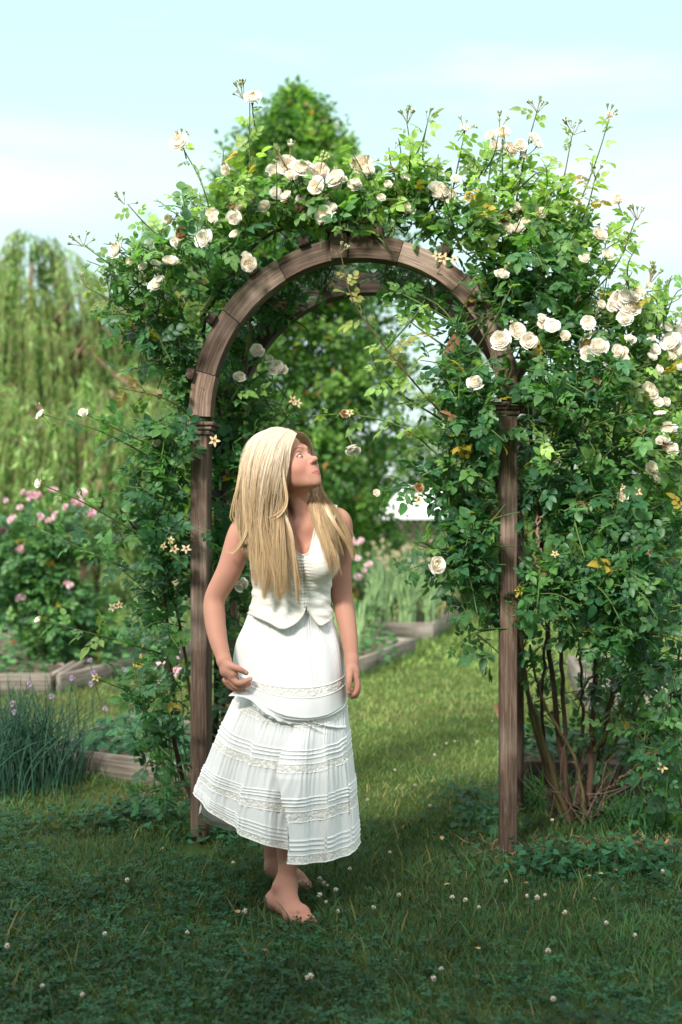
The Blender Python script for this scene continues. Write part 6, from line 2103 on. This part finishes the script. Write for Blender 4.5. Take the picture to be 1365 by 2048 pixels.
# folds: a strong one down the front, softer ones elsewhere
g = np.clip((VV - 4.9) / 2.6, 0, 1)
aw = AA + 0.05 * np.sin(VV * 1.3 + AA * 3)
a0 = 1.58 + 0.018 * (VV - 5)
step = 1 / (1 + np.exp(-(aw - a0) / 0.028))
win = np.exp(-((aw - a0) / 0.75) ** 2)
dep = dep - g * win * (0.075 * (step - 0.4))
for a1, G_, w_ in ((a0, 30, 0.062), (a0 - 0.66, 11, 0.09), (a0 + 0.60, 10, 0.08), (a0 + 1.0, 8, 0.08)):
    s_ = (aw - a1 - 0.05 * np.sin(VV * 0.9 + a1 * 7)) / w_
    ux = ux - g * G_ * s_ * np.exp(-s_ * s_ / 2)
    if G_ < 30:
        dep = dep - g * 0.016 * np.tanh(s_) * np.exp(-(s_ / 4) ** 2)
uy = uy + np.where(VV > 6, 1, 0) * np.clip((VV - 6) / 4, 0, 1) * 24 * (step - 0.5) * np.exp(-((aw - a0) / 0.55) ** 2)
r9 = np.random.default_rng(5)
fold = np.zeros_like(AA)
for k in range(9):
    f = r9.integers(4, 17)
    fold += np.sin(f * AA + r9.uniform(0, 6.3) + 0.22 * np.sin(VV * r9.uniform(0.5, 1.2) + r9.uniform(0, 6))) / (f ** 0.55)
amp = 0.0010 + 0.0125 * np.clip((VV - 4.8) / 5, 0, 1) ** 1.1 + 0.0022 * np.clip(1 - np.abs(VV - 1.5) / 2, 0, 1)
disp = amp * fold
fine_f = np.zeros_like(AA)
for k in range(8):
    f = r9.integers(48, 120)
    fine_f += np.sin(f * AA + r9.uniform(0, 6.3) + 1.2 * np.sin(VV * r9.uniform(0.4, 1.1) + AA * r9.integers(1, 4) + r9.uniform(0, 6)))
for top, ln in ((0.15, 1.0), (5.25, 1.2), (7.25, 1.3), (9.05, 0.7)):
    disp += 0.0007 * fine_f * np.where((VV > top), np.exp(-((VV - top) / ln) ** 1.0), 0)
# pin tucks: little ridges that run round
for c in (4.28, 4.45, 4.62, 6.42, 6.58, 6.74, 8.22, 8.36, 8.50, 9.50, 9.60, 9.70):
    w = 0.026 if c < 9 else 0.018
    disp += (0.0034 + 0.0008 * np.sin(AA * 5 + c * 3)) * np.exp(-((VV - c + 0.012 * np.sin(AA * 9 + c)) / w) ** 2)
# drag lines from the hand that lifts the cloth
for k in range(7):
    th = 0.35 + k * 0.17
    ln = np.exp(-((aw - (0.50 + (VV - 3.6) * (0.10 + 0.14 * k))) / 0.055) ** 2) * np.clip((VV - 3.3) / 0.5, 0, 1) * np.clip((4.4 + k * 0.3 - VV) / 0.8, 0, 1)
    disp += 0.013 * ln
disp += 0.020 * np.exp(-((AA - 0.62) / 0.16) ** 2 - ((VV - 3.5) / 0.45) ** 2)       # cloth bunched up into the hand
X = (ux - 682.5) * dep / FPX
Zz = CAM_H + (HZ - uy) * dep / FPX
base = np.stack((X, dep, Zz), -1)
ta = np.roll(base, -1, 1) - np.roll(base, 1, 1)
tv = np.gradient(base, axis=0)
nrm = unit(np.cross(ta, tv))
cen = base.mean(1, keepdims=True)
sgn = np.sign(np.sum(nrm * (base - cen) * np.array((1, 1, 0)), -1, keepdims=True).mean())
pos = base + nrm * sgn * disp[..., None]
idx = np.arange(NV * NT).reshape(NV, NT)
qd = np.stack((idx[:-1], np.roll(idx[:-1], -1, 1), np.roll(idx[1:], -1, 1), idx[1:]), -1)
M['cotton'], nt, bs, out = mat('cotton')
bs.inputs['Base Color'].default_value = (0.82, 0.83, 0.84, 1)
bs.inputs['Roughness'].default_value = 0.85
bs.inputs['Specular IOR Level'].default_value = 0.15
tcn = nt.nodes.new('ShaderNodeTexCoord')
n1 = nt.nodes.new('ShaderNodeTexNoise'); n1.inputs['Scale'].default_value = 90; n1.inputs['Detail'].default_value = 4
mpn = nt.nodes.new('ShaderNodeMapping'); mpn.inputs['Scale'].default_value = (1.0, 1.0, 0.22)
nt.links.new(tcn.outputs['Object'], mpn.inputs['Vector']); nt.links.new(mpn.outputs[0], n1.inputs['Vector'])
b1 = nt.nodes.new('ShaderNodeBump'); b1.inputs['Strength'].default_value = 0.35; b1.inputs['Distance'].default_value = 0.003
nt.links.new(n1.outputs['Fac'], b1.inputs['Height']); nt.links.new(b1.outputs[0], bs.inputs['Normal'])
tr = nt.nodes.new('ShaderNodeBsdfTranslucent'); tr.inputs['Color'].default_value = (0.8, 0.8, 0.8, 1)
mx = nt.nodes.new('ShaderNodeMixShader'); mx.inputs[0].default_value = 0.12
nt.links.new(bs.outputs[0], mx.inputs[1]); nt.links.new(tr.outputs[0], mx.inputs[2]); nt.links.new(mx.outputs[0], out.inputs['Surface'])

# lace: cream net with flowers worked solid, holes between
M['lace'], nt, bs, out = mat('lace')
tcn = nt.nodes.new('ShaderNodeTexCoord')
vo = nt.nodes.new('ShaderNodeTexVoronoi'); vo.inputs['Scale'].default_value = 105
n1 = nt.nodes.new('ShaderNodeTexNoise'); n1.inputs['Scale'].default_value = 62; n1.inputs['Detail'].default_value = 2
nt.links.new(tcn.outputs['Object'], vo.inputs['Vector']); nt.links.new(tcn.outputs['Object'], n1.inputs['Vector'])
ad = nt.nodes.new('ShaderNodeMath'); ad.operation = 'MULTIPLY_ADD'; ad.inputs[1].default_value = 1.2
nt.links.new(vo.outputs['Distance'], ad.inputs[0]); nt.links.new(n1.outputs['Fac'], ad.inputs[2])
mr = nt.nodes.new('ShaderNodeMapRange'); mr.inputs['From Min'].default_value = 0.92; mr.inputs['From Max'].default_value = 1.06; mr.inputs['To Min'].default_value = 1.0; mr.inputs['To Max'].default_value = 0.80
nt.links.new(ad.outputs[0], mr.inputs['Value'])
nt.links.new(mr.outputs[0], bs.inputs['Alpha'])
bs.inputs['Base Color'].default_value = (0.82, 0.80, 0.765, 1)
bs.inputs['Roughness'].default_value = 0.9
b1 = nt.nodes.new('ShaderNodeBump'); b1.inputs['Strength'].default_value = 0.8; b1.inputs['Distance'].default_value = 0.003
nt.links.new(ad.outputs[0], b1.inputs['Height']); nt.links.new(b1.outputs[0], bs.inputs['Normal'])

bands = [(3.0, 3.30), (5.0, 5.32), (6.95, 7.28), (8.70, 9.02), (9.80, 10.0)]
vm = (vv_[:-1] + vv_[1:]) / 2
isl = np.zeros(NV - 1, int)
for i, (a, b) in enumerate(bands):
    isl[(vm > a) & (vm < b)] = i + 1


def sub(rows):
    q2 = qd[rows].reshape(-1, 4)
    un, inv = np.unique(q2, return_inverse=True)
    m = MB()
    m.add(pos.reshape(-1, 3)[un], quads=inv.reshape(-1, 4))
    return m


skirt = sub(isl == 0).build('skirt', M['cotton'], woman)
for i in range(5):
    o = sub(isl == i + 1).build('lace_band', M['lace'], woman)
    o.parent = skirt
    o.matrix_parent_inverse = Matrix.Identity(4)
# piping where lace meets cloth, and the hem cord
mb = MB()
for vq_ in [a for b in bands for a in b]:
    i = int(np.clip(np.searchsorted(vv_, vq_), 0, NV - 1))
    ring = np.concatenate((pos[i], pos[i, :1]))[::2]
    tubes(mb, ring, 0.0019, 5, col=(0.8, 0.8, 0.79))
o = mb.build('piping', tint_mat('piping', rough=0.9, spec=0.1), woman)
o.parent = skirt
o.matrix_parent_inverse = Matrix.Identity(4)

# ---- hair
def guides(g, n):
    return np.stack([spline(PP(p), n) for p in g])


NEAR = [
    [(592, 867, 4.175), (581, 893, 4.150), (576, 925, 4.146), (570, 960, 4.146), (566, 1000, 4.150), (570, 1050, 4.150), (581, 1100, 4.125), (589, 1150, 4.120), (592, 1208, 4.135)],
    [(584, 862, 4.180), (570, 888, 4.140), (561, 925, 4.120), (556, 970, 4.118), (552, 1020, 4.135), (556, 1080, 4.120), (566, 1140, 4.115), (574, 1208, 4.130)],
    [(573, 859, 4.195), (549, 882, 4.145), (534, 925, 4.118), (528, 975, 4.118), (526, 1030, 4.140), (532, 1090, 4.125), (544, 1150, 4.120), (552, 1206, 4.135)],
    [(561, 857, 4.215), (527, 875, 4.165), (509, 920, 4.145), (505, 975, 4.145), (509, 1040, 4.160), (519, 1100, 4.145), (528, 1150, 4.140), (533, 1195, 4.150)],
    [(551, 858, 4.240), (512, 878, 4.205), (495, 925, 4.190), (491, 975, 4.190), (498, 1030, 4.195), (511, 1085, 4.180), (519, 1135, 4.160), (522, 1172, 4.165)],
    [(544, 859, 4.270), (504, 884, 4.250), (487, 930, 4.240), (483, 980, 4.240), (482, 1022, 4.245), (489, 1055, 4.235), (500, 1085, 4.215), (507, 1110, 4.205)]]
BACK = [
    [(548, 860, 4.29), (506, 885, 4.29), (486, 930, 4.29), (478, 980, 4.29), (474, 1016, 4.30), (478, 1034, 4.32)],
    [(548, 861, 4.32), (515, 888, 4.35), (500, 940, 4.37), (496, 1000, 4.38), (500, 1060, 4.40), (506, 1100, 4.41)],
    [(560, 862, 4.33), (545, 888, 4.38), (540, 950, 4.40), (540, 1010, 4.40), (545, 1070, 4.41), (548, 1110, 4.42)]]
FAR = [
    [(596, 863, 4.205), (610, 870, 4.250), (621, 889, 4.285), (630, 925, 4.320), (639, 968, 4.315), (660, 1000, 4.262), (682, 1032, 4.262), (697, 1078, 4.258), (704, 1126, 4.262)],
    [(594, 863, 4.22), (602, 872, 4.30), (614, 905, 4.345), (622, 950, 4.34), (630, 990, 4.275), (640, 1028, 4.200), (656, 1068, 4.165), (670, 1108, 4.165), (684, 1146, 4.20)],
    [(586, 861, 4.26), (590, 878, 4.355), (602, 930, 4.36), (612, 970, 4.32), (622, 1006, 4.245), (634, 1044, 4.190), (650, 1084, 4.150), (664, 1126, 4.130), (675, 1166, 4.150)]]
HK = 26


def strands(mb, g, n, rad, jit, clumps, wave, seed, tint=1.0, short=0.0, w0=0.0):
    r = np.random.default_rng(seed)
    G = guides(g, HK)
    u = np.sort(r.random(n)) * (len(G) - 1)
    cu = np.sort(r.random(clumps)) * (len(G) - 1)

    def at(uu):
        m = len(G)
        i = np.clip(uu.astype(int), 0, m - 2)
        f = (uu - i)[:, None, None]
        a, b, c, d = G[np.clip(i - 1, 0, m - 1)], G[i], G[np.clip(i + 1, 0, m - 1)], G[np.clip(i + 2, 0, m - 1)]
        return 0.5 * (2 * b + (c - a) * f + (2 * a - 5 * b + 4 * c - d) * f ** 2 + (3 * b - a - 3 * c + d) * f ** 3)

    ci = np.abs(u[:, None] - cu[None]).argmin(1)
    t = np.linspace(0, 1, HK)
    p = at(u)
    pc = at(cu)[ci]
    cl = (0.93 * np.clip((t - 0.22) / 0.6, 0, 1) ** 1.3)[None, :, None]
    p = p * (1 - cl) + pc * cl
    # layers and waves
    lay = r.normal(0, 1, (n, 3)) * np.array((jit * 0.7, jit, jit * 0.3))
    p = p + lay[:, None] * (0.25 + 0.75 * np.sin(np.clip(t * 1.2, 0, 1) * np.pi / 2))[None, :, None] * np.where(cl > 0, 1 - 0.35 * cl, 1)
    ph = r.uniform(0, 6.3, clumps)[ci] + r.normal(0, 0.5, n)
    fr = r.uniform(5, 11, clumps)[ci]
    am = (wave * (0.08 + np.clip((t - 0.15) / 0.85, 0, 1) ** 1.1))[None]
    p[..., 0] += am * np.sin(fr[:, None] * t + ph[:, None])
    p[..., 1] += 0.6 * am * np.cos(fr[:, None] * t * 0.9 + ph[:, None])
    co = r.normal(0, 1, (clumps, 2))[ci] * np.array((0.0075, 0.010))          # locks part from one another lower down
    tw = np.clip((t - 0.35) / 0.65, 0, 1)[None]
    p[..., 0] += co[:, 0:1] * tw
    p[..., 1] += co[:, 1:2] * tw
    # uneven ends
    ln = 1 - np.abs(r.normal(0, 0.05, n)) - (0.34 * r.random(clumps) ** 1.5)[ci] - 0.12 * (r.random(n) < 0.25) * r.random(n) - short * r.random(n)
    ti = np.clip(t[None] * ln[:, None], 0, 1) * (HK - 1)
    i0 = np.clip(ti.astype(int), 0, HK - 2)
    f = (ti - i0)[..., None]
    ii = np.arange(n)[:, None]
    p = p[ii, i0] * (1 - f) + p[ii, i0 + 1] * f
    # strays
    st = r.random(n) < 0.05
    p[st] += (r.normal(0, 0.012, (st.sum(), 1, 3)) * (t ** 1.5)[None, :, None])
    cbase = np.array((0.76, 0.63, 0.46))
    shade = r.uniform(0.0, 1.0, clumps)[ci] * 0.5 + 0.5 * r.random(n)
    root = cbase * (0.95 + 0.35 * shade[:, None]) * np.array((1.0, 1.02, 1.1))
    tipc = np.array((0.66, 0.47, 0.275)) * (0.55 + 0.85 * shade[:, None])
    w = np.clip((t - 0.22) / 0.5 + w0, 0, 1)[None, :, None]
    col = (root[:, None] * (1 - w) + tipc[:, None] * w) * tint
    radii = rad * r.uniform(0.7, 1.25, (n, 1)) * np.interp(t, [0, 0.1, 0.75, 1], [0.8, 1, 0.85, 0.25])[None]
    tubes(mb, p, radii, 3, col=np.repeat(col.reshape(-1, 3), 3, 0))


M['hair'] = tint_mat('hair', rough=0.42, spec=0.28)
mb = MB()
strands(mb, NEAR, 7000, 0.00062, 0.0058, 38, 0.020, 201)
strands(mb, [[(a, b, c + 0.014) for a, b, c in g] for g in NEAR], 2200, 0.0009, 0.006, 60, 0.010, 202, tint=np.array((0.74, 0.63, 0.52)), short=0.3)  # under-layer tinted darker: shade between the locks put into the colour
strands(mb, BACK, 800, 0.0011, 0.008, 36, 0.006, 203, tint=0.9)
strands(mb, FAR, 1900, 0.00065, 0.0070, 26, 0.014, 204, tint=0.95)
# locks that swing free: over the shoulder, across the chest, and by the far arm
for g, n, sd_ in (([[(528, 900, 4.13), (512, 960, 4.135), (500, 1020, 4.150), (492, 1060, 4.165), (478, 1090, 4.175), (462, 1104, 4.180), (446, 1101, 4.185)], [(532, 900, 4.13), (516, 960, 4.135), (504, 1025, 4.150), (496, 1068, 4.160), (480, 1096, 4.172), (464, 1109, 4.178), (448, 1106, 4.182)]], 60, 1),
                  ([[(556, 900, 4.12), (566, 960, 4.118), (572, 1000, 4.12), (560, 1024, 4.115), (540, 1034, 4.115), (512, 1038, 4.12)], [(560, 900, 4.12), (570, 960, 4.118), (576, 1004, 4.12), (562, 1030, 4.115), (542, 1037, 4.115), (510, 1040, 4.12)]], 80, 2),
                  ([[(640, 985, 4.29), (660, 1024, 4.215), (682, 1060, 4.215), (700, 1090, 4.235), (706, 1115, 4.245), (702, 1135, 4.265)], [(636, 985, 4.29), (656, 1030, 4.205), (678, 1068, 4.205), (694, 1098, 4.23), (700, 1120, 4.24), (694, 1142, 4.262)]], 70, 3),
                  ([[(508, 900, 4.20), (488, 940, 4.20), (474, 990, 4.21), (468, 1030, 4.22), (472, 1045, 4.22)], [(504, 900, 4.22), (482, 940, 4.22), (470, 990, 4.23), (466, 1034, 4.235), (474, 1052, 4.235)]], 90, 4),
                  ([[(560, 1000, 4.13), (584, 1060, 4.125), (592, 1120, 4.11), (598, 1180, 4.11), (602, 1225, 4.125)], [(556, 1000, 4.13), (578, 1060, 4.125), (588, 1120, 4.112), (594, 1180, 4.112), (597, 1222, 4.125)]], 60, 5)):
    strands(mb, g, n, 0.0010, 0.0022, 3, 0.003, 300 + sd_, tint=1.05, w0=0.45)
# fine flyaways round the crown
strands(mb, [[(a - 3, b - 3, c) for a, b, c in g[:6]] for g in NEAR], 220, 0.00045, 0.008, 220, 0.012, 206, tint=1.0)
# scalp cap under the strands
ax3 = [np.arange(HC[i] - 0.15, HC[i] + 0.15, 0.0028) for i in range(3)]
K = Field(*ax3)
K.ell(H(0, -0.014, 0.037), np.array((0.079, 0.097, 0.091)) * HS, 0.0, HR)
K.ell(H(0, -0.052, -0.025), np.array((0.062, 0.045, 0.065)) * HS, 0.03, HR)
X, Y, Z = np.meshgrid(*ax3, indexing='ij')
x, y, z = X - HC[0], Y - HC[1], Z - HC[2]
ly = (HR[0, 1] * x + HR[1, 1] * y + HR[2, 1] * z) / HS
lz = (HR[0, 2] * x + HR[1, 2] * y + HR[2, 2] * z) / HS
cut = (0.86 * ly - 0.51 * lz - 0.022)
kv, kq = K.mesh(np.maximum(K.D, cut))
mb.add(kv, quads=kq, col=np.array((0.60, 0.45, 0.28)))
hair = mb.build('hair', M['hair'], woman)
